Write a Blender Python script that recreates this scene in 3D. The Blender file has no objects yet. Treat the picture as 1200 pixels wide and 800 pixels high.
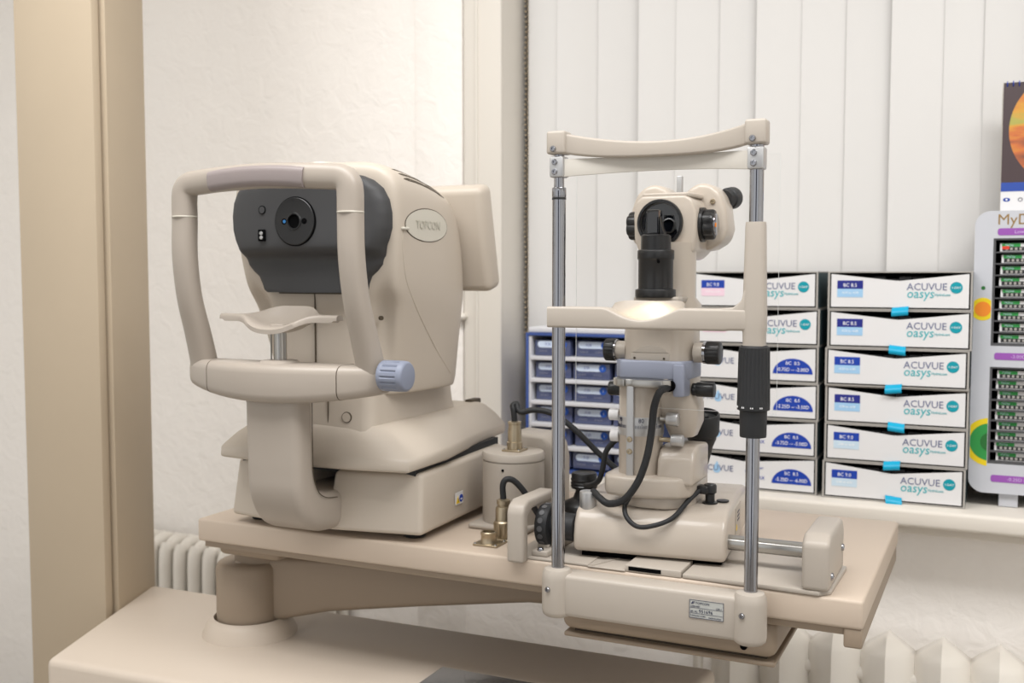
import bpy, bmesh, math, random
from mathutils import Vector, Matrix
random.seed(7)
SC = bpy.context.scene
COL = SC.collection
# ------------------------------------------------------------------ camera
cam = bpy.data.cameras.new('camera')
cam.sensor_width = 36.0
cam.lens = 37.2
cam.clip_start = 0.05
cam.dof.use_dof = True
cam.dof.focus_distance = 1.42
cam.dof.aperture_fstop = 5.0
camo = bpy.data.objects.new('camera', cam)
COL.objects.link(camo)
yaw, pitch = math.radians(25.0), math.radians(3.7)
fw = Vector((-math.sin(yaw)*math.cos(pitch), math.cos(yaw)*math.cos(pitch), -math.sin(pitch)))
rt = Vector((math.cos(yaw), math.sin(yaw), 0))
up = rt.cross(fw)
camo.matrix_world = Matrix(((rt.x, up.x, -fw.x, .421), (rt.y, up.y, -fw.y, -1.367), (rt.z, up.z, -fw.z, 1.211), (0, 0, 0, 1)))
SC.camera = camo
# ------------------------------------------------------------------ world, lights, exposure
w = bpy.data.worlds.new('world'); SC.world = w; w.use_nodes = True
w.node_tree.nodes['Background'].inputs[0].default_value = (1.0, 1.0, 1.0, 1)
w.node_tree.nodes['Background'].inputs[1].default_value = 0.92
def area(name, loc, target, sx, sy, power, color):
    l = bpy.data.lights.new(name, 'AREA'); l.shape = 'RECTANGLE'; l.size = sx; l.size_y = sy
    l.energy = power; l.color = color
    o = bpy.data.objects.new(name, l); COL.objects.link(o); o.location = loc
    o.rotation_euler = (Vector(target)-Vector(loc)).to_track_quat('-Z', 'Y').to_euler()
    return o
area('ceiling_panel_lamp', (-.60, -.70, 2.55), (-.60, -.70, 0), 1.5, .7, 33, (1.0, .995, .995))
area('ceiling_panel_lamp', (1.0, -.62, 2.55), (1.0, -.62, 0), 1.3, .7, 32, (1.0, .995, .995))
SC.view_settings.view_transform = 'Standard'
SC.view_settings.look = 'None'
SC.view_settings.gamma = 1
SC.view_settings.exposure = 0.0
SC.view_settings.use_curve_mapping = False

# ------------------------------------------------------------------ materials
def srgb(r, g, b):
    f = lambda c: (c/255/12.92) if c/255 <= .04045 else ((c/255+.055)/1.055)**2.4
    return (f(r), f(g), f(b), 1)
MATS = {}
def mat(name, col, rough=.5, metal=0.0, coat=0.0, bump=None, spec=.5, trans=0.0, var=0.0, emit=None, ior=1.45):
    if name in MATS: return MATS[name]
    m = bpy.data.materials.new(name); m.use_nodes = True
    nt = m.node_tree; b = nt.nodes['Principled BSDF']
    c = srgb(*col)
    b.inputs['Base Color'].default_value = c
    b.inputs['Roughness'].default_value = rough
    b.inputs['Metallic'].default_value = metal
    b.inputs['Coat Weight'].default_value = coat
    b.inputs['Specular IOR Level'].default_value = spec
    b.inputs['Transmission Weight'].default_value = trans
    b.inputs['IOR'].default_value = ior
    if emit: 
        b.inputs['Emission Color'].default_value = srgb(*emit[0]); b.inputs['Emission Strength'].default_value = emit[1]
    tc = nt.nodes.new('ShaderNodeTexCoord')
    if var:
        n = nt.nodes.new('ShaderNodeTexNoise'); n.inputs['Scale'].default_value = 9; n.inputs['Detail'].default_value = 5
        nt.links.new(tc.outputs['Object'], n.inputs['Vector'])
        mx = nt.nodes.new('ShaderNodeMix'); mx.data_type = 'RGBA'
        mx.inputs['A'].default_value = tuple(v*(1-var) for v in c[:3])+(1,)
        mx.inputs['B'].default_value = tuple(min(1, v*(1+var)) for v in c[:3])+(1,)
        nt.links.new(n.outputs['Fac'], mx.inputs['Factor']); nt.links.new(mx.outputs['Result'], b.inputs['Base Color'])
    if bump:
        kind, scale, strength, dist = bump
        bp = nt.nodes.new('ShaderNodeBump'); bp.inputs['Strength'].default_value = strength; bp.inputs['Distance'].default_value = dist
        n = nt.nodes.new('ShaderNodeTexNoise'); n.inputs['Scale'].default_value = scale
        n.inputs['Detail'].default_value = 6 if kind == 'plaster' else 2
        if kind == 'plaster': n.inputs['Distortion'].default_value = .7
        nt.links.new(tc.outputs['Object'], n.inputs['Vector'])
        nt.links.new(n.outputs['Fac'], bp.inputs['Height']); nt.links.new(bp.outputs['Normal'], b.inputs['Normal'])
    MATS[name] = m
    return m
M_wall = mat('textured_plaster', (249, 244, 238), .75, bump=('plaster', 24, .6, .007), var=.02)
M_wallcool = mat('side_plaster', (246, 246, 244), .75, bump=('plaster', 12, .4, .006), var=.02)
M_trim = mat('cream_paint', (226, 220, 210), .55, bump=('fine', 60, .05, .001))
M_ceil = mat('ceiling_paint', (246, 244, 240), .8, bump=('fine', 60, .1, .001))
M_floor = mat('grey_vinyl', (168, 160, 150), .5, var=.08)
M_blind = mat('white_blind_fabric', (221, 219, 216), .8, bump=('fine', 300, .12, .0006))
M_sill = mat('sill_paint', (226, 219, 208), .45, bump=('fine', 40, .05, .001))
M_radi = mat('radiator_enamel', (236, 230, 220), .35, coat=.3, var=.03)
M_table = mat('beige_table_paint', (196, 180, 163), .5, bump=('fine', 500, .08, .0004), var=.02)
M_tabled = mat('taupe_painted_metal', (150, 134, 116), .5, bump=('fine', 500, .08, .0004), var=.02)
M_base = mat('pale_cabinet_laminate', (200, 187, 172), .5, bump=('fine', 500, .05, .0004), var=.015)
M_column = mat('tan_column_paint', (186, 170, 147), .55, bump=('fine', 400, .1, .0004), var=.03)
M_groove = mat('brown_groove', (72, 62, 48), .6, bump=('fine', 100, .05, .0004))
M_ar = mat('grey_beige_plastic', (192, 181, 167), .42, bump=('fine', 900, .05, .0002), var=.01)
M_ar2 = mat('warm_grey_plastic', (168, 158, 147), .38, bump=('fine', 900, .04, .0002), var=.01)
M_face = mat('charcoal_plastic', (62, 62, 63), .55, bump=('fine', 1200, .15, .0002))
M_black = mat('black_plastic', (24, 24, 25), .38, coat=.15, bump=('fine', 500, .03, .0002))
M_rub = mat('black_rubber', (33, 34, 36), .55, bump=('fine', 500, .05, .0002))
M_void = mat('black_recess', (4, 4, 5), .8, spec=.08)
M_lens = mat('coated_lens', (8, 10, 14), .05, coat=1.0)
M_blue = mat('blue_glint_lens', (20, 105, 165), .15, coat=1.0)
M_pad = mat('mauve_grey_pad', (142, 132, 130), .45, bump=('fine', 800, .06, .0003))
M_knob = mat('blue_grey_plastic', (132, 138, 155), .45, bump=('fine', 700, .05, .0002))
M_sl = mat('ivory_enamel', (188, 177, 164), .32, coat=.25, bump=('fine', 300, .04, .0003), var=.012)
M_slp = mat('ivory_plastic', (176, 167, 156), .4, bump=('fine', 600, .04, .0002), var=.01)
M_band = mat('translucent_band', (206, 201, 192), .35, bump=('fine', 100, .04, .0003))
M_slgrey = mat('slate_blue_plastic', (142, 147, 163), .45, bump=('fine', 700, .05, .0002))
M_chrome = mat('polished_chrome', (158, 159, 164), .07, 1.0, bump=('fine', 200, .02, .0001))
M_steel = mat('brushed_steel', (178, 176, 172), .3, 1.0, bump=('fine', 400, .05, .0001))
M_alu = mat('satin_aluminium', (196, 196, 196), .42, .85, bump=('fine', 700, .05, .0001))
M_nickel = mat('tarnished_nickel', (178, 164, 140), .32, .9, bump=('fine', 200, .06, .0002), var=.08)
M_paper = mat('white_card', (224, 223, 223), .6, bump=('fine', 200, .03, .0002))
M_edge = mat('grey_card_edge', (168, 164, 158), .7, bump=('fine', 200, .05, .0002))
M_boxdark = mat('dark_box_inside', (26, 24, 24), .7)
M_boxside = mat('teal_grey_card', (70, 88, 92), .6)
M_navy = mat('navy_print', (32, 40, 130), .5)
M_royal = mat('royal_blue_print', (22, 62, 165), .5)
M_lblue = mat('pale_blue_print', (160, 200, 232), .5)
M_lblue2 = mat('faint_blue_print', (200, 220, 234), .5)
M_pink = mat('pale_pink_print', (238, 208, 222), .5)
M_teal = mat('teal_print', (0, 150, 165), .5)
M_tealt = mat('teal_lettering', (70, 178, 186), .5)
M_greyt = mat('slate_lettering', (112, 118, 148), .5)
M_tab = mat('cyan_plastic_tab', (0, 165, 205), .35)
M_cab = mat('blue_cabinet_edge', (62, 86, 150), .45)
M_cabin = mat('pale_shelf_plastic', (214, 214, 218), .5)
M_pack = mat('indigo_blister_pack', (78, 86, 120), .25, coat=.6, var=.2)
M_packl = mat('pale_blue_pack_label', (214, 228, 248), .45)
M_packr = mat('blue_pack_roundel', (38, 92, 190), .45)
M_disp = mat('silver_grey_plastic', (196, 198, 204), .42, bump=('fine', 500, .04, .0002))
M_dispin = mat('grey_slot_plastic', (84, 84, 86), .5)
M_gold = mat('bronze_lettering', (146, 116, 66), .45)
M_purple = mat('purple_print', (150, 84, 172), .5)
M_lilac = mat('lilac_lettering', (205, 180, 220), .5)
M_green = mat('green_print', (50, 150, 72), .5)
M_dgreen = mat('dark_green_print', (40, 110, 50), .5)
M_yellow = mat('yellow_print', (236, 208, 30), .5)
M_orange = mat('orange_print', (238, 140, 40), .5)
M_red = mat('red_print', (222, 64, 44), .5)
M_packd = mat('black_pack_card', (46, 46, 48), .45)
M_ink = mat('dark_ink', (42, 46, 74), .5)
M_white = mat('white_print', (244, 244, 244), .5)
M_plate = mat('grey_nameplate', (190, 192, 188), .35, .3)
M_oval = mat('pale_oval_badge', (200, 195, 182), .3)
M_ovalt = mat('faint_badge_lettering', (186, 182, 168), .35)
M_calblue = mat('calendar_blue', (38, 72, 158), .5)
M_warn = mat('warning_yellow', (232, 196, 20), .5)
M_tablet = mat('dark_glass_slab', (40, 42, 46), .25, coat=.5)
M_reflpanel = mat('dark_blue_reflection_panel', (34, 40, 66), .4)  # for the unseen panel added to darken the chrome reflections
M_cord = mat('tan_bead_plastic', (170, 150, 118), .5)
M_retina = None
def retina_material():
    m = bpy.data.materials.new('retina_photo_print'); m.use_nodes = True
    nt = m.node_tree; b = nt.nodes['Principled BSDF']; b.inputs['Roughness'].default_value = .4
    tc = nt.nodes.new('ShaderNodeTexCoord'); sep = nt.nodes.new('ShaderNodeVectorMath'); sep.operation = 'DISTANCE'
    sep.inputs[1].default_value = (.118, 0, .118)
    nt.links.new(tc.outputs['Object'], sep.inputs[0])
    n = nt.nodes.new('ShaderNodeTexNoise'); n.inputs['Scale'].default_value = 13; n.inputs['Detail'].default_value = 6; n.inputs['Distortion'].default_value = .8
    mp = nt.nodes.new('ShaderNodeMapping'); mp.inputs['Rotation'].default_value = (0, .6, 0); mp.inputs['Scale'].default_value = (.5, 1, 2.0)
    nt.links.new(tc.outputs['Object'], mp.inputs[0]); nt.links.new(mp.outputs[0], n.inputs['Vector'])
    cr = nt.nodes.new('ShaderNodeValToRGB')
    cr.color_ramp.elements[0].position = .3; cr.color_ramp.elements[0].color = srgb(98, 62, 52)
    cr.color_ramp.elements[1].position = .54; cr.color_ramp.elements[1].color = srgb(206, 150, 50)
    e = cr.color_ramp.elements.new(.42); e.color = srgb(196, 104, 50)
    e = cr.color_ramp.elements.new(.64); e.color = srgb(168, 162, 76)
    nt.links.new(n.outputs['Fac'], cr.inputs[0])
    lt = nt.nodes.new('ShaderNodeMath'); lt.operation = 'LESS_THAN'; lt.inputs[1].default_value = .108
    nt.links.new(sep.outputs['Value'], lt.inputs[0])
    mx = nt.nodes.new('ShaderNodeMix'); mx.data_type = 'RGBA'; mx.inputs['A'].default_value = srgb(66, 50, 52)
    nt.links.new(lt.outputs[0], mx.inputs['Factor']); nt.links.new(cr.outputs[0], mx.inputs['B']); nt.links.new(mx.outputs['Result'], b.inputs['Base Color'])
    return m
def glass_material(name, fac, col=(1, 1, 1)):
    m = bpy.data.materials.new(name); m.use_nodes = True; nt = m.node_tree
    nt.nodes.remove(nt.nodes['Principled BSDF']); out = nt.nodes['Material Output']
    t = nt.nodes.new('ShaderNodeBsdfTransparent'); t.inputs[0].default_value = col+(1,)
    g = nt.nodes.new('ShaderNodeBsdfGlossy'); g.inputs['Roughness'].default_value = .03
    lw = nt.nodes.new('ShaderNodeLayerWeight'); lw.inputs[0].default_value = fac
    mx = nt.nodes.new('ShaderNodeMixShader')
    nt.links.new(lw.outputs['Fresnel'], mx.inputs[0]); nt.links.new(t.outputs[0], mx.inputs[1]); nt.links.new(g.outputs[0], mx.inputs[2])
    nt.links.new(mx.outputs[0], out.inputs[0])
    return m
M_shield = glass_material('clear_acrylic', .05, (.992, .992, .99))
M_shieldedge = mat('frosted_acrylic_edge', (214, 216, 214), .3)
M_pane = glass_material('window_glass', .2, (.95, .97, .97))

# ------------------------------------------------------------------ mesh helpers
class MB:
    def __init__(s, *mats):
        s.bm = bmesh.new(); s.mats = list(mats)
    def _mi(s, m):
        if m is None: return 0
        if m not in s.mats: s.mats.append(m)
        return s.mats.index(m)
    def _add(s, t, m=None, M=None):
        mi = s._mi(m)
        if M is not None: bmesh.ops.transform(t, matrix=M, verts=t.verts)
        for f in t.faces: f.material_index = mi
        me = bpy.data.meshes.new('tmp'); t.to_mesh(me); t.free()
        s.bm.from_mesh(me); bpy.data.meshes.remove(me)
        return s
    def box(s, lo, hi, bev=0, seg=3, m=None, M=None):
        t = bmesh.new()
        bmesh.ops.create_cube(t, size=1)
        for v in t.verts:
            v.co = Vector([lo[i]+(hi[i]-lo[i])*(v.co[i]+.5) for i in range(3)])
        if bev: bmesh.ops.bevel(t, geom=t.edges[:], offset=bev, segments=seg, profile=.5, affect='EDGES', clamp_overlap=True)
        return s._add(t, m, M)
    def poly(s, pts, axis, lo, hi, bev=0, seg=2, m=None, M=None, top=None, vbev=0):
        """extrude a 2-D outline along axis (0,1,2); top = optional second outline for the hi end"""
        t = bmesh.new()
        def P(p, h):
            return {0: (h, p[0], p[1]), 1: (p[0], h, p[1]), 2: (p[0], p[1], h)}[axis]
        a = [t.verts.new(P(p, lo)) for p in pts]; b = [t.verts.new(P(p, hi)) for p in (top or pts)]
        n = len(pts)
        t.faces.new(a[::-1]); t.faces.new(b)
        for i in range(n): t.faces.new((a[i], a[(i+1) % n], b[(i+1) % n], b[i]))
        bmesh.ops.recalc_face_normals(t, faces=t.faces[:])
        if vbev:
            es = [e for e in t.edges if (e.verts[0] in a) != (e.verts[1] in a)]
            bmesh.ops.bevel(t, geom=es, offset=vbev, segments=5, profile=.5, affect='EDGES', clamp_overlap=True)
        if bev:
            es = [e for e in t.edges if len(e.link_faces) == 2 and e.calc_face_angle(0) > .5]
            bmesh.ops.bevel(t, geom=es, offset=bev, segments=seg, profile=.5, affect='EDGES', clamp_overlap=True)
        return s._add(t, m, M)
    def loft(s, rings, caps=True, m=None, M=None, closed=True):
        t = bmesh.new(); R = [[t.verts.new(p) for p in r] for r in rings]
        n = len(rings[0])
        for a, b in zip(R, R[1:]):
            for i in range(n if closed else n-1):
                t.faces.new((a[i], a[(i+1) % n], b[(i+1) % n], b[i]))
        if caps: t.faces.new(R[0][::-1]); t.faces.new(R[-1])
        bmesh.ops.recalc_face_normals(t, faces=t.faces[:])
        return s._add(t, m, M)
    def lathe(s, prof, p0, d, n=32, m=None):
        """prof: list of (radius, distance along d) from p0"""
        d = Vector(d).normalized(); p0 = Vector(p0)
        a = d.orthogonal().normalized(); b = d.cross(a)
        rings = [[p0+d*h+(a*math.cos(2*math.pi*i/n)+b*math.sin(2*math.pi*i/n))*max(r, 1e-5) for i in range(n)] for r, h in prof]
        return s.loft(rings, True, m)
    def cyl(s, p0, p1, r, n=28, bev=None, m=None, r1=None):
        p0 = Vector(p0); p1 = Vector(p1); L = (p1-p0).length
        r1 = r if r1 is None else r1
        if bev is None: bev = min(r, r1, L)*.12
        return s.lathe([(r-bev, 0), (r-bev*.3, bev*.3), (r, bev), (r1, L-bev), (r1-bev*.3, L-bev*.3), (r1-bev, L)], p0, p1-p0, n, m)
    def sweep(s, path, sec, m=None, upv=(0, 0, 1), scales=None):
        """sec: 2-D outline (side, up); path smoothed already"""
        path = [Vector(p) for p in path]; rings = []
        side = None
        for i, p in enumerate(path):
            t = (path[min(i+1, len(path)-1)]-path[max(i-1, 0)]).normalized()
            if side is None:
                side = t.cross(Vector(upv))
                if side.length < 1e-4: side = t.orthogonal()
            side = (side - t*side.dot(t)).normalized()
            u = side.cross(t)
            k = scales[i] if scales else 1
            kx, ky = k if isinstance(k, tuple) else (k, k)
            rings.append([p+side*q[0]*kx+u*q[1]*ky for q in sec])
        return s.loft(rings, True, m)
    def tube(s, path, r, n=10, m=None, smooth=6, scales=None):
        P = spline(path, smooth) if smooth else path
        sec = [(r*math.cos(2*math.pi*i/n), r*math.sin(2*math.pi*i/n)) for i in range(n)]
        return s.sweep(P, sec, m)
    def grid(s, fn, nu, nv, thick=None, m=None):
        """fn(i/nu, j/nv) -> (top point, bottom point): closed slab"""
        t = bmesh.new()
        A = [[None]*(nv+1) for _ in range(nu+1)]; B = [[None]*(nv+1) for _ in range(nu+1)]
        for i in range(nu+1):
            for j in range(nv+1):
                a, b = fn(i/nu, j/nv); A[i][j] = t.verts.new(a); B[i][j] = t.verts.new(b)
        for i in range(nu):
            for j in range(nv):
                t.faces.new((A[i][j], A[i+1][j], A[i+1][j+1], A[i][j+1]))
                t.faces.new((B[i][j], B[i][j+1], B[i+1][j+1], B[i+1][j]))
        for i in range(nu):
            t.faces.new((A[i][0], B[i][0], B[i+1][0], A[i+1][0])); t.faces.new((A[i][nv], A[i+1][nv], B[i+1][nv], B[i][nv]))
        for j in range(nv):
            t.faces.new((A[0][j], A[0][j+1], B[0][j+1], B[0][j])); t.faces.new((A[nu][j], B[nu][j], B[nu][j+1], A[nu][j+1]))
        bmesh.ops.recalc_face_normals(t, faces=t.faces[:])
        return s._add(t, m)
    def text(s, body, size, org, right=(1, 0, 0), upv=(0, 0, 1), m=None, ext=.0002, align='LEFT', sx=1.0, shear=0.0):
        c = bpy.data.curves.new('tmp', 'FONT'); c.body = body; c.size = size; c.extrude = ext; c.align_x = align
        c.resolution_u = 2; c.shear = shear
        o = bpy.data.objects.new('tmp', c); COL.objects.link(o)
        me = bpy.data.meshes.new_from_object(o.evaluated_get(bpy.context.evaluated_depsgraph_get()))
        bpy.data.objects.remove(o); bpy.data.curves.remove(c)
        t = bmesh.new(); t.from_mesh(me); bpy.data.meshes.remove(me)
        r = Vector(right).normalized(); u = Vector(upv).normalized(); nrm = r.cross(u)
        for v in t.verts: v.co = Vector(org)+r*v.co.x*sx+u*v.co.y+nrm*v.co.z
        return s._add(t, m)
    def build(s, name, parent=None, loc=None, smooth=40, sub=0):
        base = Vector(loc) if loc is not None else (parent_loc(parent) if parent else Vector((0, 0, 0)))
        if base.length: bmesh.ops.translate(s.bm, vec=-base, verts=s.bm.verts)
        me = bpy.data.meshes.new(name)
        for f in s.bm.faces: f.smooth = bool(smooth)
        s.bm.to_mesh(me); s.bm.free()
        if smooth and not sub: me.set_sharp_from_angle(angle=math.radians(smooth))
        for m in s.mats: me.materials.append(m)
        o = bpy.data.objects.new(name, me); COL.objects.link(o)
        if sub:
            md = o.modifiers.new('subdivision', 'SUBSURF'); md.levels = sub; md.render_levels = sub
        if parent is not None:
            o.parent = parent
            if loc is not None: o.location = base-parent_loc(parent)
        else: o.location = base
        return o
def parent_loc(p):
    v = Vector((0, 0, 0))
    while p is not None: v += p.location; p = p.parent
    return v
def spline(pts, k=6):
    P = [Vector(p) for p in pts]; P = [P[0]*2-P[1]]+P+[P[-1]*2-P[-2]]; out = []
    for i in range(1, len(P)-2):
        for j in range(k):
            t = j/k; a, b, c, d = P[i-1:i+3]
            out.append(.5*((2*b)+(c-a)*t+(2*a-5*b+4*c-d)*t*t+(3*b-a-3*c+d)*t**3))
    out.append(P[-2]); return out
def rrect(w, h, r, n=4):
    o = []
    for cx, cy, a0 in ((w/2-r, h/2-r, 0), (-w/2+r, h/2-r, 90), (-w/2+r, -h/2+r, 180), (w/2-r, -h/2+r, 270)):
        for i in range(n+1):
            a = math.radians(a0+90*i/n); o.append((cx+r*math.cos(a), cy+r*math.sin(a)))
    return o
def circle(cx, cy, r, n=32, a0=0, a1=360):
    full = abs(a1-a0) >= 360
    k = n if full else n+1
    return [(cx+r*math.cos(math.radians(a0+(a1-a0)*i/n)), cy+r*math.sin(math.radians(a0+(a1-a0)*i/n))) for i in range(k)]
def tag(o, label, cat, group=None, kind=None):
    o['label'] = label; o['category'] = cat
    if group: o['group'] = group
    if kind: o['kind'] = kind
    return o
def thing(name, label, cat, loc, group=None):
    o = bpy.data.objects.new(name, None); COL.objects.link(o); o.location = loc; o.empty_display_size = .05
    return tag(o, label, cat, group)
def copy_tree(o, parent=None):
    c = o.copy(); COL.objects.link(c)
    if parent is not None: c.parent = parent
    for ch in list(o.children): copy_tree(ch, c)
    return c
def struct(o):
    o['kind'] = 'structure'; return o
def screw(mb, c, d, r=.0035, m=None):
    d = Vector(d).normalized(); c = Vector(c)
    mb.lathe([(r, 0), (r, r*.4), (r*.75, r*.7), (r*.45, r*.7), (r*.4, r*.25), (0, r*.25)], c, d, 14, m or M_chrome)
def lab(o, label):
    o['label'] = label; return o

# ================================================================== SETTING
YW, YB = .76, .86           # wall plane, blind plane
XL, XR, YF, ZC = -2.4, 2.6, -3.2, 2.62
WX0, WX1, WZ0, WZ1 = -.592, 2.0, .782, 2.35
b = MB(M_floor); b.box((XL-.1, YF, -.06), (XR+.1, YW+.3, 0)); struct(b.build('floor'))
b = MB(M_ceil); b.box((XL-.1, YF, ZC), (XR+.1, YW+.3, ZC+.06)); struct(b.build('ceiling'))
b = MB(M_wallcool); b.box((XL-.1, YF, 0), (XL, YW, ZC)); struct(b.build('wall_left'))
b = MB(M_wallcool); b.box((XR, YF, 0), (XR+.1, YW+.3, ZC)); struct(b.build('wall_right'))
b = MB(M_wall)
b.box((XL-.1, YW, 0), (WX0-.003, YW+.3, ZC)); b.box((WX0-.003, YW, 0), (WX1, YW+.3, WZ0-.04)); b.box((WX0-.003, YW, WZ1), (WX1, YW+.3, ZC)); b.box((WX1, YW, 0), (XR, YW+.3, ZC))
struct(b.build('wall_back'))
# painted architrave to the left of the window, with a shallow bead
b = MB(M_trim); b.box((-.685, YW-.012, WZ0-.02), (-.592, YW+.001, ZC-.002), .004); b.box((-.655, YW-.016, WZ0-.02), (-.648, YW-.010, ZC-.002), .002)
b.box((WX0-.003, YW-.002, WZ0-.02), (WX0, YW+.28, WZ1), 0)
struct(b.build('trim_1'))
b = MB(M_wall); b.box((-.812, YW-.006, 0), (-.690, YW+.001, ZC-.002), .005, 2); struct(b.build('trim_2'))
b = MB(M_trim); b.box((-.76, YW-.03, 1.105), (-.676, YW-.004, 1.121), .008, 3); struct(b.build('trim_3'))
# window sill
b = MB(M_sill); b.box((-.60, .645, .752), (WX1, YW+.22, .786), .008, 3); b.box((-.60, .70, .728), (WX1, YW+.01, .753), .004); struct(b.build('trim_4'))
# window frame and pane behind the blinds
b = MB(M_trim)
for x in (WX0+.001, .40, 1.35): b.box((x, .955, WZ0+.004), (x+.06, 1.005, WZ1-.002), .006)
b.box((WX0+.001, .955, WZ0+.004), (WX1, 1.005, .86), .006); b.box((WX0+.001, .955, WZ1-.07), (WX1, 1.005, WZ1-.002), .006)
win = struct(b.build('window_1'))
b = MB(M_pane)
b.box((WX0+.06, .976, .86), (WX1-.01, .982, WZ1-.07)); lab(b.build('pane', win), 'clear window pane behind the blind')
b = MB(M_groove); b.box((WX0-1.2, 1.5, -.06), (WX1+1.4, 1.6, 3.0)); b.box((WX0-1.2, YW+.3, 2.95), (WX1+1.4, 1.6, 3.0)); b.box((WX0-1.2, YW+.3, -.06), (WX1+1.4, 1.6, 0)); b.box((WX0-1.2, YW+.3, 0), (WX0-1.1, 1.5, 3.0)); b.box((WX1+1.3, YW+.3, 0), (WX1+1.4, 1.5, 3.0)); o = struct(b.build('outside_light_block'))  # unseen dark box added outside to keep world light off the window reveal
b = MB(M_reflpanel); b.box((.05, YF-.05, 0), (.95, YF, 2.05), .004); refl_panel = struct(b.build('reflection_panel'))  # unseen dark panel added behind the camera, gives the chrome posts a dark stripe
b = MB(M_steel); b.cyl((.14, YF, 1.0), (.14, YF+.05, 1.0), .012); b.cyl((.14, YF+.05, 1.0), (.26, YF+.05, 1.0), .01); b.build('panel_handle', refl_panel)  # handle made up along with the reflection panel
# vertical blind
bl = thing('vertical_blind', 'white vertical fabric blind of wide slats hanging in the window', 'blind', (.4, YB, .80))
xs = [-.575, -.507, -.41, -.314, -.232, -.138, -.06, .031, .118, .204, .3, .371, .455]
while xs[-1] < 1.95: xs.append(xs[-1]+.087)
for i, (x0, x1) in enumerate(zip(xs, xs[1:])):
    y0 = YB+.004*(i % 3)-.002; dy = .007+.002*((i*7) % 3)
    b = MB(M_blind)
    def slat(s, t, x0=x0, x1=x1, y0=y0, dy=dy):
        x = x0+.0005+(x1-x0+.005)*s; y = y0+dy*(s-.15)+.004*math.sin(s*math.pi); z = .808+(2.29-.808)*t
        return (x, y, z), (x, y+.0012, z)
    b.grid(slat, 6, 1); b.build('slat', bl)
b = MB(M_trim); b.box((WX0+.012, YB-.015, 2.29), (WX1-.01, YB+.04, 2.335), .004); b.build('head_rail', bl)
b = MB(M_cord)
P = [(WX0+.014+.0012*math.sin(k*.55), YB-.012, 1.075+.0115*k) for k in range(104)]
for p in P: b.lathe([(.0006, -.0024), (.0016, -.0013), (.0019, 0), (.0016, .0013), (.0006, .0024)], p, (0, 0, 1), 6, M_cord)
for k, p in enumerate(P[::1]):
    b.cyl((p[0]+.006, p[1], p[2]), (p[0]+.006, p[1], p[2]+.009), .0008, 6, 0, M_cord)
lab(b.build('bead_cord', bl), 'beaded pull cord at the left edge of the blind')['kind'] = 'stuff'

# radiators
def radiator(name, label, x0, n, pitch, y, ztop, style):
    r = thing(name, label, 'radiator', (x0+n*pitch/2, y, 0))
    for i in range(n):
        b = MB(M_radi); x = x0+i*pitch
        if style == 'column':
            for dy in (-.045, 0, .045):
                b.tube([(x, y+dy, .12), (x, y+dy, .3), (x, y+dy, ztop-.03)], .015, 10, None, 2)
            b.tube([(x, y-.045, .12), (x, y-.046, ztop-.05), (x, y-.03, ztop-.012), (x, y, ztop), (x, y+.03, ztop-.012), (x, y+.046, ztop-.05), (x, y+.045, .12)], .017, 10, None, 4)
            b.box((x-.012, y-.05, .1), (x+.012, y+.05, .14), .008)
        else:
            rings = []
            for z, k in ((.1, .8), (.13, 1), (ztop-.036, 1), (ztop-.024, .70), (ztop-.004, .16), (ztop, .03)):
                rings.append([(x+q[0]*k, y+q[1]*(.55+.45*k), z) for q in ((-pitch*.5, -.01), (-pitch*.28, -.035), (0, -.05), (pitch*.28, -.035), (pitch*.5, -.01), (pitch*.5, .03), (0, .05), (-pitch*.5, .03))])
            b.loft(rings)
        b.build('section', r, smooth=50)
    b = MB(M_radi)
    for z in (.16, ztop-.08): b.cyl((x0-.02, y, z), (x0+(n-1)*pitch+.02, y, z), .017, 14)
    b.build('header_pipe', r)
    if style != 'column':
        b = MB(M_radi)
        z = ztop-.06
        b.cyl((x0-.06, y, z), (x0-.02, y, z), .013, 14); b.cyl((x0-.085, y, z), (x0-.05, y, z), .021, 16); b.cyl((x0-.075, y, .02), (x0-.075, y, z+.01), .01, 12); b.cyl((x0-.115, y, z), (x0-.085, y, z), .016, 16)
        b.build('valve', r)
    return r
radiator('column_radiator', 'white column radiator with rounded tops low behind the tan pillar', -1.88, 20, .046, .675, .535, 'column')
radiator('panel_radiator', 'white cast radiator with peaked sections below the window sill', -.041, 10, .094, .665, .547, 'peaked')

# ================================================================== INSTRUMENT STAND
st = thing('instrument_stand', 'beige examination stand with pillar, swing arm and long instrument tabletop', 'stand', (-.5, .1, 0))
ZB = .58
b = MB(M_base)
b.poly([(-.989, -.152), (-.02, -.10), (.018, .273), (-1.138, .242)], 2, .02, ZB, .012, 3); b.build('base_cabinet', st)
colx = [(-1.282, .07), (-1.083, .07), (-1.083, .105), (-1.138, .242), (-1.282, .242)]
b = MB(M_column); b.poly([(-1.282, .07), (-1.086, .07), (-1.086, .088), (-1.30, .10)], 2, .0, 2.45, .002, 2); lab(b.build('column_panel', st), 'tan front face of the tall pillar')
b = MB(M_groove); b.poly([(-1.26, .085), (-1.098, .085), (-1.098, .11), (-1.26, .11)], 2, .0, 2.45); lab(b.build('column_groove', st), 'dark vertical groove in the tan pillar')
b = MB(M_column); b.poly([(-1.27, .094), (-1.077, .094), (-1.138, .252), (-1.27, .252)], 2, .0, 2.45, .002, 2); lab(b.build('column_body', st), 'tan side face of the tall pillar')
px, py = -.772, .098
b = MB(M_base); b.lathe([(.083, 0), (.081, .006), (.074, .022), (.066, .032), (.062, .033), (.061, .015)], (px, py, ZB-.002), (0, 0, 1), 40); b.build('collar', st)
b = MB(M_tabled)
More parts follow.
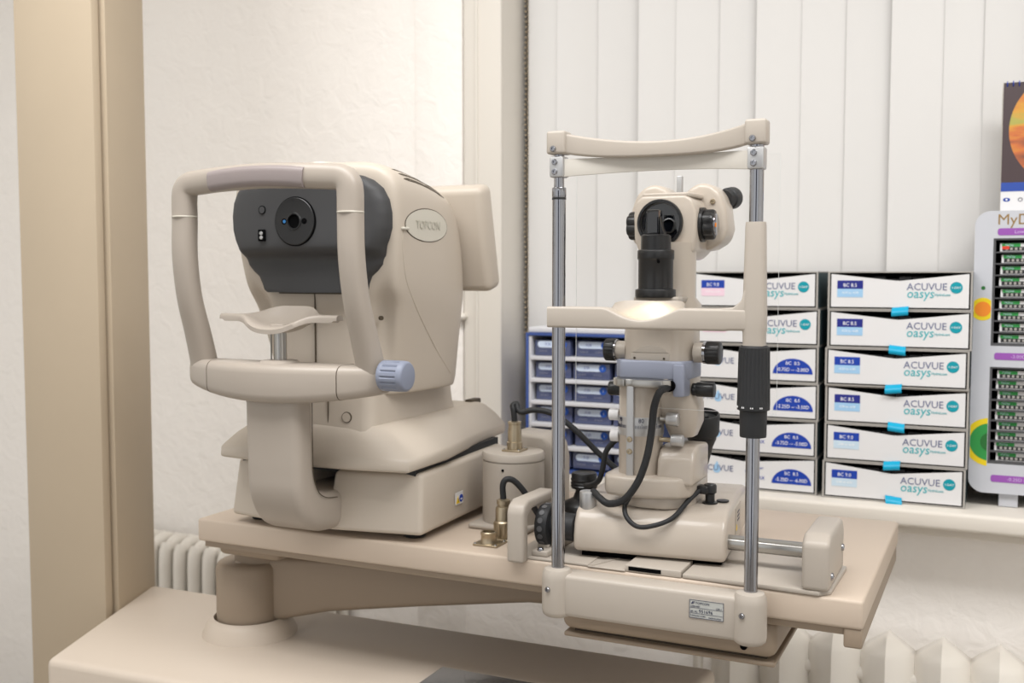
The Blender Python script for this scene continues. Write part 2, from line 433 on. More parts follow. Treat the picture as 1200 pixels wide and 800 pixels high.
b.lathe([(.050, 0), (.056, .004), (.057, .05), (.057, .124), (.053, .131), (.047, .134)], (px, py, ZB-.004), (0, 0, 1), 40)
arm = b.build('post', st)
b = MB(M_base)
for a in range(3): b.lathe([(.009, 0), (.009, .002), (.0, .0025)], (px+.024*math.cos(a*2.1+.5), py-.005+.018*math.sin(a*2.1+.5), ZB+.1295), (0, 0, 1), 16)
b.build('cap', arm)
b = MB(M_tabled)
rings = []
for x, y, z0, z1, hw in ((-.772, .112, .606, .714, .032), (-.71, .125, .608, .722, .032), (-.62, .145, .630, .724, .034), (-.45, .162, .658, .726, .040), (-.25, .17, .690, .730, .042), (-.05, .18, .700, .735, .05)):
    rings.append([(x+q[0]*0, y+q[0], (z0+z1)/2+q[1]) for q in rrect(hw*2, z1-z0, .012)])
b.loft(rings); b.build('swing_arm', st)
b = MB(M_tabled); b.cyl((px+.012, py+.012, .70), (px+.012, py+.012, .765), .042, 28, 0); b.box((-.79, .035, .731), (-.66, .18, .762), .012)
lab(b.build('bracket', st), 'rounded bracket under the left end of the tabletop')
# tabletop
b = MB(M_table); b.box((-.80, 0, .762), (.270, .475, .80), .0045, 3); tt = b.build('tabletop', st)
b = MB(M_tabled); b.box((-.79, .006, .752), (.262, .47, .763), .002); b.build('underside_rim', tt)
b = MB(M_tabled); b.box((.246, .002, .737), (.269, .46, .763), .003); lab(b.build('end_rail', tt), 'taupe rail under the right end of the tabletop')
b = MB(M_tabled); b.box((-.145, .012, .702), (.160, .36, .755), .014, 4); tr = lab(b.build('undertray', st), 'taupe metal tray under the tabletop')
b = MB(M_void); b.cyl((.118, .0105, .716), (.118, .014, .716), .0048, 16, 0); b.build('tray_hole', tr)
b = MB(M_tabled); b.box((-.143, .018, .690), (.158, .35, .697), .003); b.build('tray_plate', tr)
b = MB(M_groove); b.box((-.13, .03, .6965), (.145, .34, .7025)); b.build('tray_gap_shade', tr)  # dark strip stands in for the shade between tray and plate
# slab on the base
b = MB(M_tablet); b.box((-.37, -.09, ZB+.001), (-.20, .068, ZB+.012), .003); s_ = b.build('flat_panel', loc=(-.285, 0, ZB))
tag(s_, 'dark grey flat slab lying on the base cabinet at the bottom edge', 'tablet')

# ================================================================== AUTOREFRACTOR
AX, AY, AZ = -.553, 0.0, .80
ar = thing('autorefractor', 'grey-beige eye testing machine with a dark charcoal face', 'autorefractor', (AX, AY+.12, AZ))
def A(u, v, z): return Vector((AX+u, AY+v, AZ+z))
def sub_ring(half, z):
    L = [(-u, v) for u, v in half[::-1] if u > 0]
    return [A(u, v, z) for u, v in half+L]
# base blocks
for sgn, nm in ((-1, 'base_block'), (1, 'base_block')):
    lo = [(.024, -.018), (.182, .008), (.172, .345), (.024, .345)]
    hi = [(.034, -.006), (.176, .022), (.166, .338), (.024, .338)]
    if sgn < 0:
        lo = [(-x, y) for x, y in lo][::-1]; hi = [(-x, y) for x, y in hi][::-1]
    b = MB(M_ar); b.poly([(AX+x, AY+y) for x, y in lo], 2, AZ+.012, AZ+.105, .008, 3, top=[(AX+x, AY+y) for x, y in hi]); blk = b.build(nm, ar)
    if sgn > 0:
        b = MB(M_paper, M_warn, M_royal, M_ink)
        # warning sticker on the right side face
        Ms = Matrix.Translation(A(.1785, .135, .047))
        b.box((.0, -.013, -.010), (.0008, .013, .010), M=Ms)
        b.poly([(-.011, -.008), (.001, -.008), (-.005, .004)], 0, .0004, .0014, m=M_warn, M=Ms)
        b.poly(circle(.006, -.001, .0062, 20), 0, .0004, .0014, m=M_royal, M=Ms)
        b.box((.0012, -.0056, -.0055), (.0018, -.0044, .0005), m=M_ink, M=Ms)
        b.box((.0012, .003, -.003), (.0018, .009, -.001), m=M_paper, M=Ms)
        lab(b.build('warning_sticker', blk), 'small sticker with yellow triangle and blue disc')
for u in (-.15, .145):
    for v in (.05, .3): b = MB(M_rub); b.cyl(A(u, v, 0), A(u, v, .014), .017, 16); b.build('foot', ar)
b = MB(M_rub); b.poly([(AX-.165, .02), (AX+.165, .02), (AX+.15, .34), (AX-.15, .34)], 2, AZ+.098, AZ+.116); lab(b.build('gap_shade_plate', ar), 'dark plate standing in for the shaded gap under the upper stage')  # black sheet put in as the shade of the gap below the stage
# stage skirt
def skring(w, vf, vb, bow, wb, z):
    return [A(u, v, z) for u, v in [(-w, vf), (-w*.5, vf-bow*.8), (0, vf-bow), (w*.5, vf-bow*.8), (w, vf), (w*.98+wb*.02, vf+(vb-vf)*.3), (wb*.7+w*.3, vf+(vb-vf)*.7), (wb, vb), (0, vb), (-wb, vb), (-wb*.7-w*.3, vf+(vb-vf)*.7), (-w*.98-wb*.02, vf+(vb-vf)*.3)]]
b = MB(M_ar)
b.loft([skring(.172, -.018, .40, .016, .130, .113), skring(.176, -.020, .405, .016, .132, .115), skring(.1765, -.0205, .4055, .016, .133, .118), skring(.176, -.0195, .404, .016, .134, .130), skring(.173, -.0165, .401, .016, .133, .1345),
        skring(.152, -.008, .385, .014, .122, .154), skring(.128, .000, .365, .010, .112, .170), skring(.112, .003, .35, .008, .106, .176), skring(.108, .006, .345, .006, .104, .177)])
stage = b.build('stage_skirt', ar, smooth=75)
b = MB(M_ar)
ped = lambda w, vf, vb, z: [A(q[0], (vf+vb)/2+q[1], z) for q in rrect(w*2, vb-vf, .02)]
b.loft([ped(.106, -.012, .30, .13), ped(.102, -.004, .27, .19), ped(.101, -.002, .262, .232)]); pedo = b.build('pedestal', ar)
b = MB(M_groove)
b.box(A(.0225, -.0055, .176), A(.0235, .001, .23), .0); b.build('seam', pedo)
b = MB(M_groove, M_ar); b.cyl(A(.058, -.004, .189), A(.058, -.0066, .189), .0085, 20, 0, M_groove); b.cyl(A(.058, -.005, .189), A(.058, -.0072, .189), .0074, 20, 0, M_ar)
lab(b.build('screw_cap', pedo), 'round plug on the pedestal front')
b = MB(M_groove); b.box(A(.085, .335, .172), A(.10, .372, .181), .002); lab(b.build('latch', stage), 'dark latch at the back of the skirt')
# head
H = [
 (.2215, 0, [(0, .004), (.045, .004), (.070, .006), (.090, .026), (.110, .052), (.118, .077), (.126, .13), (.130, .198), (.120, .222), (0, .228)]),
 (.222, 0, [(0, .000), (.045, .000), (.072, .002), (.092, .022), (.114, .05), (.122, .075), (.130, .13), (.134, .200), (.124, .225), (0, .232)]),
 (.228, 0, [(0, .000), (.045, .000), (.074, .002), (.094, .022), (.116, .05), (.124, .075), (.134, .13), (.138, .205), (.126, .230), (0, .236)]),
 (.30, 0, [(0, .000), (.05, .000), (.078, .003), (.094, .046), (.120, .032), (.131, .052), (.142, .13), (.143, .208), (.130, .234), (0, .242)]),
 (.36, 0, [(0, .000), (.06, .000), (.094, .004), (.105, .040), (.131, .020), (.141, .032), (.151, .12), (.148, .215), (.134, .240), (0, .25)]),
 (.378, 0, [(0, -.002), (.065, -.002), (.103, .000), (.113, .020), (.136, .007), (.145, .020), (.152, .11), (.149, .217), (.134, .241), (0, .252)]),
 (.40, 0, [(0, -.004), (.07, -.004), (.110, -.002), (.126, .000), (.140, .002), (.147, .012), (.154, .10), (.149, .217), (.134, .241), (0, .252)]),
 (.45, .02, [(0, -.010), (.07, -.010), (.125, -.008), (.140, -.007), (.149, -.002), (.153, .012), (.156, .10), (.149, .212), (.134, .236), (0, .246)]),
 (.51, .06, [(0, -.014), (.08, -.014), (.132, -.012), (.145, -.010), (.153, -.004), (.156, .012), (.156, .09), (.147, .200), (.132, .222), (0, .23)]),
 (.545, .10, [(0, -.018), (.08, -.018), (.130, -.016), (.143, -.013), (.151, -.006), (.154, .010), (.152, .08), (.142, .185), (.126, .206), (0, .215)]),
 (.566, .13, [(0, -.018), (.07, -.018), (.118, -.016), (.131, -.012), (.138, -.004), (.140, .010), (.137, .07), (.124, .165), (.11, .184), (0, .19)]),
 (.577, .14, [(0, -.012), (.06, -.012), (.096, -.010), (.106, -.006), (.110, .0), (.111, .012), (.108, .06), (.098, .14), (.085, .155), (0, .16)]),
 (.582, .14, [(0, .0), (.04, .0), (.06, .002), (.068, .006), (.072, .012), (.073, .02), (.070, .05), (.062, .105), (.05, .115), (0, .12)]),
]
def tilt_ring(h, z, k):
    return [Vector((p.x, p.y, p.z-k*max(0, p.y-AY-.03))) for p in sub_ring(h, z)]
b = MB(M_ar); b.loft([tilt_ring(h, z, k) for z, k, h in H]); head = b.build('head_housing', ar, sub=2)
# dark face panel
WZ = [(.381, .090), (.385, .096), (.395, .100), (.406, .106), (.414, .117), (.424, .127), (.438, .131), (.452, .134), (.463, .139), (.478, .1435), (.50, .1445), (.52, .1415), (.537, .133), (.549, .118), (.556, .100), (.559, .085)]
def fw_(z):
    for (a, wa), (c, wc) in zip(WZ, WZ[1:]):
        if z <= c: return wa+(wc-wa)*(z-a)/(c-a)
    return WZ[-1][1]
def facev(u, z, w):
    k = 1/(1+math.exp(-(z-.440)/.0032))
    x = abs(u)/w
    v = (-.012-.012*(1-x*x)) *(1-k) + (-.046+.016*x*x)*k
    v += .012*max(0, x-.93)/.07*(1 if z < .54 else 1.0)
    return v
b = MB(M_face)
def facefn(s, t):
    n = len(WZ)-1
    f = t*n; i = min(int(f), n-1); z = WZ[i][0]+(WZ[i+1][0]-WZ[i][0])*(f-i)
    w = fw_(z); u = w*(-1+2*s)
    return A(u, facev(u, z, w), z), A(u, .035, z)
b.grid(facefn, 30, 60); face = b.build('face_panel', head, smooth=50)
b = MB(M_groove)
def gask(s, t):
    n = len(WZ)-1
    f = t*n; i = min(int(f), n-1); z = WZ[i][0]+(WZ[i+1][0]-WZ[i][0])*(f-i)
    w = fw_(z)+.0025; u = w*(-1+2*s); zz = z+(.0025 if t > .97 else -.0025 if t < .03 else 0)
    return A(u, max(facev(u*.99, z, w), -.03)+.016, zz), A(u, .034, zz)
b.grid(gask, 20, 40); b.build('gasket', head)
lc = (-.004, .489)
b = MB(M_black, M_void, M_blue, M_lens)
b.lathe([(.0375, .0), (.0375, .004), (.0365, .0045), (.0, .0045)], A(lc[0], -.0425, lc[1]), (0, -1, 0), 48, M_void)
b.lathe([(.0358, .0), (.0358, .0055), (.035, .0062), (.0135, .0066), (.0125, .0085), (.0110, .0085), (.0106, .0050), (0, .0050)], A(lc[0], -.0425, lc[1]), (0, -1, 0), 48, M_black)
b.lathe([(.0104, .0), (.0104, .0056), (0, .0056)], A(lc[0], -.0425, lc[1]), (0, -1, 0), 32, M_void)
for du, mm in ((-.0185, M_blue), (.0185, M_void)):
    b.lathe([(.0046, .0), (.0046, .0068), (0, .0068)], A(lc[0]+du, -.0425, lc[1]), (0, -1, 0), 18, M_void)
    b.lathe([(.0026, .0), (.0026, .0074), (0, .0074)], A(lc[0]+du+.0008, -.0425, lc[1]), (0, -1, 0), 14, mm)
lab(b.build('lens_disc', face), 'black disc with round central lens')
b = MB(M_void, M_alu, M_face)
b.box(A(-.075, -.046, .460), A(-.062, -.0405, .478), .001, m=M_void)
for z in (.4655, .472): b.lathe([(.0032, 0), (.0026, .0015), (0, .002)], A(-.0685, -.0458, z), (0, -1, 0), 12, M_alu)
lab(b.build('sensor_window', face), 'small dark window with two tiny lamps')
b = MB(M_void, M_face); b.cyl(A(-.068, -.040, .508), A(-.068, -.0440, .508), .0066, 20, 0, M_void); b.cyl(A(-.068, -.040, .508), A(-.068, -.0444, .508), .0053, 20, 0, M_face); b.build('face_plug', face)
# side details sit on the evaluated surface of the head
dg = bpy.context.evaluated_depsgraph_get(); HE = head.evaluated_get(dg); HI = head.matrix_world.inverted()
bpy.context.view_layer.update()
HB = parent_loc(ar)
def on_head(p, d):
    ok, l, nrm, i = HE.ray_cast(Vector(p)-HB, Vector(d).normalized())
    return (l+HB, nrm) if ok else (Vector(p), -Vector(d).normalized())
def side(v, z): return on_head(A(.4, v, z), (-1, 0, 0))
b = MB(M_groove)
for k, (z0, z1, v0, v1) in enumerate(((.5665, .548, .010, .150), (.5600, .541, .016, .156), (.5530, .533, .022, .162))):
    pts = []
    for q in range(11):
        t = q/10; pts.append(side(v0+(v1-v0)*t, z0+(z1-z0)*t*t))
    rings = []
    for q, (l, nrm) in enumerate(pts):
        tg = (pts[min(q+1, 10)][0]-pts[max(q-1, 0)][0]).normalized(); sd = tg.cross(nrm).normalized(); w_ = .0028*(1 if 0 < q < 10 else .3)
        rings.append([l+sd*w_+nrm*.0003, l-sd*w_+nrm*.0003, l-sd*w_-nrm*.004, l+sd*w_-nrm*.004])
    b.loft(rings)
o = lab(b.build('vent_slots', head, smooth=0), 'three curved vent slots on the head'); o['kind'] = 'stuff'
def badge(rv, rz, lift, m_):
    b = MB(m_)
    def f(s_, t_):
        a = 2*math.pi*s_; v = .080+rv*t_*math.cos(a); z = .485+rz*t_*math.sin(a)
        l, nrm = side(v, z)
        return l+Vector((lift, 0, 0)), l-Vector((.003, 0, 0))
    b.grid(f, 40, 4); return b
badge(.0685, .0262, .0004, M_groove).build('badge_rim', head, smooth=50)
bo = badge(.0665, .0248, .0009, M_oval).build('oval_badge', head, smooth=50); lab(bo, 'faint oval badge on the side of the head')
l0, n0 = side(.040, .481); l1, _ = side(.115, .481)
b = MB(M_ovalt); b.text('TOPCON', .0185, l0+Vector((.0026, 0, -.002)), (l1-l0), (0, 0, 1), M_ovalt); b.build('badge_lettering', bo, smooth=0)
b = MB(M_ar)
cp = [side(v, z) for v, z in ((.010, .476), (.009, .459), (.017, .425), (.030, .395), (.058, .362), (.088, .331), (.139, .282), (.185, .245))]
b.tube([l-nrm*.0006 for l, nrm in cp], .0016, 8, None, 6); lab(b.build('side_crease', head), 'raised crease line curving down the head side')
b = MB(M_oval); b.box(A(.150, .004, .4755), A(.1575, .020, .480), .0018); lab(b.build('side_lug', head), 'small pale lug on the side of the head')
b = MB(M_oval); b.lathe([(.026, 0), (.024, .004), (.010, .006), (0, .007)], A(-.01, .035, .580), (0, 0, 1), 24); lab(b.build('top_button', head), 'pale round bump on top of the head')
b = MB(M_groove); b.box(A(-.002, -.0030, .226), A(-.0008, .001, .380)); lab(b.build('housing_seam', head), 'thin vertical seam down the column front')
b = MB(M_groove); b.cyl(A(.104, .02, .342), A(.108, .018, .342), .0035, 12, 0); b.build('side_screw', head)
# rear monitor
b = MB(M_ar)
rings = []
for z, v in ((.384, .245), (.558, .205)):
    pass
Mm = Matrix.Translation(A(0, .245, .47))@Matrix.Rotation(math.radians(-13), 4, 'X').inverted()
b.box((-.184, -.022, -.090), (.184, .024, .090), .014, 4, M=Mm); mon = b.build('monitor', ar)
b = MB(M_lens); b.box((-.165, .0235, -.07), (.165, .025, .07), .001, M=Mm); b.build('screen', mon)
b = MB(M_ar); b.box(A(-.06, .17, .40), A(.06, .245, .50), .01); b.build('monitor_neck', ar)
# headrest frame
P = [(-.153, -.080, .258), (-.1525, -.085, .280), (-.151, -.098, .320), (-.150, -.116, .375), (-.149, -.125, .435), (-.148, -.125, .490), (-.1478, -.125, .522), (-.1445, -.125, .536), (-.134, -.125, .5435), (-.116, -.126, .5455), (-.08, -.130, .5475), (-.04, -.132, .549), (0, -.133, .550)]
P = P+[(-x, y, z) for x, y, z in P[-2::-1]]
S = spline([A(*p) for p in P], 5)
n = len(S)
def fsc(i):
    t = min(i, n-1-i)/(n/2)
    if t < .25: return (1.24-.6*t, 1.20-.6*t)
    return (1.09, 1.05)
sec = [(.0168*math.copysign(abs(math.cos(a))**.8, math.cos(a)), .0158*math.copysign(abs(math.sin(a))**.8, math.sin(a))) for a in [2*math.pi*i/20 for i in range(20)]]
b = MB(M_ar2); b.sweep(S, sec, scales=[fsc(i) for i in range(n)], upv=(0, 1, 0)); fr = b.build('headrest_frame', ar, smooth=60)
for sg in (-1, 1):
    b = MB(M_oval); b.lathe([(.0188, 0), (.0193, .0012), (.0188, .0024)], A(.148*sg, -.125, .494), (0, 0, 1), 28)
    b.build('seam_ring', fr)
b = MB(M_pad)
pp = spline([A(u, -.136-.003*(1-(u/.083)**2), .5445+.0045*(1-(u/.083)**2)) for u in [-.083+.166*i/10 for i in range(11)]], 3)
b.sweep(pp, rrect(.026, .030, .009), upv=(0, 0, 1)); lab(b.build('brow_pad', fr), 'mauve-grey padded brow rest')
# chin bar
b = MB(M_ar2)
def cring(u, sh=1.0):
    x = abs(u)/.174
    v0 = -.140+.046*x*x; v1 = -.062+.004*x*x
    z1 = .279; z0 = .222+.016*x*x
    k = 1 if x < .96 else 1-.12*((x-.96)/.04)**2
    return [A(u, (v0+v1)/2+q[0]*k, (z0+z1)/2+q[1]*k) for q in rrect(v1-v0, z1-z0, .013)]
us = [-.174, -.1725, -.169, -.160, -.14]+[-.115+.023*i for i in range(11)]+[.14, .160, .169, .1725, .174]
b.loft([cring(u) for u in us]); cb = b.build('chin_bar', ar, smooth=60)
for u in (-.117, .117):
    for uu in (u,):
        b = MB(M_groove)
        r0 = cring(uu); c0 = sum(r0, Vector())/len(r0)
        b.loft([[c0+(p-c0)*1.006+Vector((-.0006, 0, 0)) for p in r0], [c0+(p-c0)*1.006+Vector((.0006, 0, 0)) for p in r0]])
        b.build('seam', cb)
# neck, curving back under the stage
b = MB(M_ar2)
path = [A(0, -.098, .235), A(0, -.098, .20), A(0, -.097, .15), A(0, -.096, .115), A(0, -.091, .088), A(0, -.078, .065), A(0, -.055, .051), A(0, -.02, .046), A(0, .04, .046), A(0, .10, .046)]
SP = spline(path, 4)
b.sweep(SP, rrect(.098, .044, .014), upv=(0, 1, 0), scales=[(1.08 if i < 2 else 1.0, 1.0+.35*min(1, max(0, (i-12)/10))) for i in range(len(SP))]); nk = b.build('neck', ar, smooth=50)
b = MB(M_groove)
b.tube([A(.0492, -.083, .222), A(.0492, -.083, .16), A(.0492, -.081, .112), A(.0492, -.070, .085), A(.0492, -.05, .072), A(.0492, -.02, .067)], .0007, 6, None, 4); b.build('seam', nk)
# knob
b = MB(M_knob)
kc = A(.176, -.088, .266)
prof = []
def kring(r, h, fl):
    return [kc+Vector((h, (r-(fl if (i % 4) == 0 else 0))*math.cos(2*math.pi*i/64), (r-(fl if (i % 4) == 0 else 0))*math.sin(2*math.pi*i/64))) for i in range(64)]
b.loft([kring(.021, 0, 0), kring(.022, .002, .0), kring(.022, .006, .0), kring(.022, .008, .0022), kring(.022, .030, .0022), kring(.022, .032, 0), kring(.0215, .038, 0), kring(.0195, .0405, 0), kring(.0175, .0412, 0)])
lab(b.build('height_knob', ar), 'blue-grey ribbed adjusting knob')
# chin rest
b = MB(M_ar2)
def chin(s, t):
    u = -.106+.212*s; x = abs(u)
    c = math.exp(-(x/.055)**4)
    hw = .0085+.026*c
    k = -1+2*t
    z = .346+c*(-.017*(1-(u/.068)**2)*(1-.9*max(0, k)**2) + .011*max(0, k)**2*1.6)
    z -= .0045*(abs(k)**6)
    v = -.092+k*hw+.004*c
    th = .0105-.004*abs(k)**4-(0.003 if x > .1 else 0)
    return A(u, v, z+.004), A(u, v, z+.004-th)
b.grid(chin, 44, 14); ch = b.build('chin_rest', ar, smooth=60)
b = MB(M_steel); b.cyl(A(0, -.092, .272), A(0, -.092, .332), .0095, 24, 0)
for a in range(3): b.box(A(-.0108+.0085*a, -.1018, .276), A(-.0098+.0085*a, -.099, .330))
lab(b.build('chin_post', ch), 'steel post under the chin rest')
b = MB(M_ar2); b.lathe([(.031, 0), (.030, .005), (.026, .008), (.012, .009)], A(0, -.095, .274), (0, 0, 1), 28); b.build('post_collar', ch)
b = MB(M_ar2); b.box(A(-.012, -.102, .324), A(.012, -.080, .336), .003); b.build('post_head', ch)

# ================================================================== CHIN REST FRAME (slit lamp)
cf = thing('chin_rest_frame', 'chrome-posted ivory head frame clamped to the front edge of the tabletop', 'head frame', (0, -.02, .736))
PY = -.025
b = MB(M_slp)
b.box((-.140, -.040, .7385), (.140, -.001, .797), .006, 3)
for x in (-.134, .134):
    b.lathe([(.017, 0), (.0205, .003), (.0215, .008), (.0215, .052), (.0208, .060), (.018, .0655), (.011, .067)], (x, PY-.002, .736), (0, 0, 1), 32)
bar = b.build('base_bar', cf, smooth=50)
for x in (-.134, .134): b = MB(M_chrome); screw(b, (x-.006, PY-.0225, .776), (-.1, -1, 0), .004); b.build('screw', bar)
b = MB(M_plate, M_ink)
X0, X1, Z0, Z1, yy = .058, .103, .763, .787, -.0402
b.box((X0, yy-.0006, Z0), (X1, yy+.0004, Z1), .0)
def fr_(x0, x1, z0, z1): b.box((x0, yy-.0010, z0), (x1, yy-.0004, z1), m=M_ink)
fr_(X0, X1, Z1-.0005, Z1); fr_(X0, X1, Z0, Z0+.0005); fr_(X0, X0+.0005, Z0, Z1); fr_(X1-.0005, X1, Z0, Z1)
fr_(X0+.001, X1-.001, .7764, .7767); fr_(X0+.001, X1-.001, .7691, .7694)
T_ = lambda s, size, x, z, **k: b.text(s, size, (x, yy-.0009, z), m=M_ink, ext=.0001, **k)
b.poly([(X0+.002, .7815), (X0+.0042, .7847), (X0+.0052, .7847), (X0+.0047, .7815)], 1, yy-.001, yy-.0004, m=M_ink)
b.poly([(X0+.0052, .7826), (X0+.0058, .7847), (X0+.0072, .7847), (X0+.0064, .7838), (X0+.0058, .7815)], 1, yy-.001, yy-.0004, m=M_ink)
T_('TOPCON', .0042, X0+.0078, .7815, sx=1.05); T_('CHIN REST', .0030, X0+.0016, .7774, sx=.85); T_('CSR-1', .0030, X1-.010, .7774)
T_('SER. NO.', .0034, X0+.0014, .7704, sx=.75); T_('951696', .0062, X0+.0125, .7704, sx=1.0)
T_('TOPCON CORP.', .0028, X0+.0014, .7652, sx=1.0); T_('MADE IN JAPAN', .0026, X1-.0195, .7646, sx=.9)
lab(b.build('nameplate', bar), 'grey nameplate with serial number 951696')
# posts
for x, parts in ((-.134, ((.803, 1.318, .0092), (1.318, 1.372, .0070))), (.134, ((.803, 1.372, .0088),))):
    b = MB(M_chrome, M_black)
    for z0, z1, r in parts: b.cyl((x, PY, z0-.004), (x, PY, z1), r, 32, 0)
    if x < 0:
        b.cyl((x, PY, 1.314), (x, PY, 1.327), .0098, 32, .001); b.cyl((x, PY, 1.3105), (x, PY, 1.3135), .0097, 32, 0, M_black)
    else: b.cyl((x, PY, 1.309), (x, PY, 1.3125), .0087, 32, 0, M_black)
    b.build('post', cf)
# collars under the brow bar
for x in (-.134, .134):
    b = MB(M_alu); b.box((x-.0105, PY-.0115, 1.340), (x+.0105, PY+.011, 1.3685), .003, 2); cl = b.build('clamp', cf)
    for z in (1.3475, 1.3605): b = MB(M_chrome); screw(b, (x-.002, PY-.0112, z), (0, -1, 0), .0042); b.build('screw', cl)
# brow bar with end blocks
def yb(x): return PY-.004+.030*(1-(x/.122)**2)
b = MB(M_slp)
for x in (-.134, .134): b.box((x-.0135, PY-.0145, 1.371), (x+.0135, PY+.013, 1.402), .0035, 3)
rings = []
for i in range(21):
    x = -.124+.248*i/20; k = (x/.124)**2
    z1 = 1.386+.0125*k; z0 = 1.3655+.006*k**2
    rings.append([(x, yb(x)+q[0], (z0+z1)/2+q[1]) for q in rrect(.010, z1-z0, .0035)])
b.loft(rings); bb = b.build('brow_bar', cf, smooth=50)
for x in (-.134, .134): b = MB(M_chrome); screw(b, (x-.003, PY-.0142, 1.378), (0, -1, 0), .0042); b.build('screw', bb)
b = MB(M_band)
rings = []
for i in range(21):
    x = -.125+.250*i/20; k = (x/.125)**2
    z1 = 1.3655+.0035*(1-k)-.001; z0 = 1.3405+.0075*(1-k)
    y = PY-.006+.042*(1-k)
    rings.append([(x, y+q[0], (z0+z1)/2+q[1]) for q in rrect(.003, z1-z0, .001, 2)])
b.loft(rings); lab(b.build('forehead_band', cf), 'pale curved forehead band')
# chin bar
b = MB(M_slp)
rings = []
N = 40
for i in range(N+1):
    x = -.146+.286*i/N
    c = max(0, 1-((x+.012)/.052)**2); c = c**1.3
    z1 = 1.1655-.016*c; z0 = 1.137+.001*(x > .1)
    yf = PY-.0135-.004*c; yk = PY+.0135
    rr = .0035
    rings.append([(x, (yf+yk)/2+q[0], (z0+z1)/2+q[1]) for q in rrect(yk-yf, z1-z0, rr, 3)])
b.loft(rings); cbar = b.build('chin_bar', cf, smooth=50)
b = MB(M_slp)
def cup(s, t):
    x = -.012-.052+.104*s; k = abs((x+.012)/.052)
    r = math.sqrt(max(0, 1-k**2.6))
    y = PY+.004+.046*t*max(r, .06)
    dip = 1.1515-.006*(1-k*k)
    z = dip+ (.0275*t**2.0)*max(r**.35, .25)+.014*k**3*(1-t)
    return (x, y, z), (x, y+.004*t, z-.006)
b.grid(cup, 30, 14); lab(b.build('chin_cup', cf, smooth=60), 'scooped chin cup catching warm lamp light')
b = MB(M_slp)
rings = []
for z, w0, w1, d in ((1.119, .0135, .0135, .0135), (1.136, .0138, .0138, .0138), (1.138, .0145, .0145, .014), (1.160, .0145, .0145, .014), (1.172, .0143, .0142, .014), (1.185, .0138, .0138, .0138), (1.270, .0122, .0122, .0122), (1.275, .0115, .0115, .0115)):
    rings.append([(.134+(q[0]*w0 if q[0] < 0 else q[0]*w1)/.5, PY+q[1]*d/.5, z) for q in rrect(1, 1, .28)])
b.loft(rings)
b.poly([(.085, 1.1655), (.108, 1.167), (.119, 1.176), (.1225, 1.19), (.128, 1.19), (.128, 1.150), (.085, 1.150)], 1, PY-.0125, PY+.0125, .002, 2)
b.build('upright_sleeve', cf, smooth=50)
b = MB(M_rub)
def gr(r, z, fl, n=72): return [(.134+(r-(fl if i % 3 == 0 else 0))*math.cos(2*math.pi*i/n), PY+(r-(fl if i % 3 == 0 else 0))*math.sin(2*math.pi*i/n), z) for i in range(n)]
b.loft([gr(.0165, 1.036, 0), gr(.0205, 1.038, 0), gr(.0208, 1.046, 0), gr(.0206, 1.049, .0012), gr(.0196, 1.112, .0012), gr(.0190, 1.117, 0), gr(.016, 1.1195, 0)])
b.lathe([(.0165, 0), (.0168, .002), (.0172, .03), (.0172, .034)], (.134, PY, 1.003), (0, 0, 1), 36)
grip = lab(b.build('height_grip', cf, smooth=30), 'black ribbed height adjusting sleeve')
b = MB(M_white)
for k in range(12):
    a = math.radians(-150+k*11); c = Vector((.134+.0209*math.cos(a), PY+.0209*math.sin(a), 1.0415)); r = Vector((-math.sin(a), math.cos(a), 0))
    for d in (-.0012, .0012):
        if k % 3 == 0:
            p = c+r*d
            Mx = Matrix.Translation(p)@Matrix.Rotation(a+math.pi/2, 4, 'Z')
            b.poly([(-.0008, -.0006), (.0008, -.0006), (0, .0017)], 1, -.0002, .0002, M=Mx)
lab(b.build('arrow_marks', grip), 'small white arrow marks')

# ================================================================== SLIDE PLATE
sp = thing('slide_plate', 'flat ivory rail plate with two end covers bolted on the tabletop', 'rail plate', (0, .1, .80))
b = MB(M_slp)
b.box((-.222, .002, .8002), (-.100, .26, .8035), .0008)
b.box((-.045, .002, .8002), (.034, .26, .8095), .001)
b.poly([(.036, .002), (.215, -.002), (.229, .010), (.232, .135), (.036, .26)], 2, .8002, .8062, .0015)
b.box((-.100, .0, .8002), (-.045, .26, .8022), .0006)
plate = b.build('plate', sp)
b = MB(M_void); b.box((-.040, .0008, .8025), (.006, .004, .8078)); b.build('slot', plate)
b = MB(M_slp); b.poly([(-.10, .002), (-.092, .002), (-.045, .11), (-.052, .11)], 2, .8015, .8034); b.build('ramp_edge', plate)
# right cover
def cover(x0, x1, y0, y1, z1, name, hole=False):
    b = MB(M_slp)
    b.poly([(y0, .802), (y1, .802), (y1, z1-.035), (y1-.010, z1-.012), (y0+.075, z1), (y0+.012, z1), (y0, z1-.014)], 0, x0, x1, .005, 3)
    return b.build(name, sp, smooth=50)
b = MB(M_slp)
b.poly([(-.003, .8055), (.132, .8055), (.132, .861), (.118, .878), (.014, .878), (-.003, .867)], 0, .193, .228, .0065, 4); rc = b.build('right_rail_cover', sp, smooth=50); rc.name = 'rail_cover'
for y, z in ((.018, .822), (.112, .838)): b = MB(M_chrome); screw(b, (.2275, y, z), (1, 0, 0), .005); b.build('screw', rc)
b = MB(M_slp)
b.poly([(-.014, .7965), (.004, .7965), (.004, .862), (.02, .8705), (.095, .868), (.13, .860), (.13, .872), (.10, .884), (.006, .886), (-.008, .880), (-.014, .870)], 0, -.219, -.192, .0045, 3); lc_ = b.build('rail_cover', sp, smooth=50)
b = MB(M_slp, M_chrome); b.box((-.19, .01, .8035), (-.165, .20, .812), .002)
for k in range(11): b.box((-.1895, .03+.015*k, .8115), (-.172, .037+.015*k, .8165), .001)
screw(b, (-.178, .015, .8118), (0, 0, 1), .005)
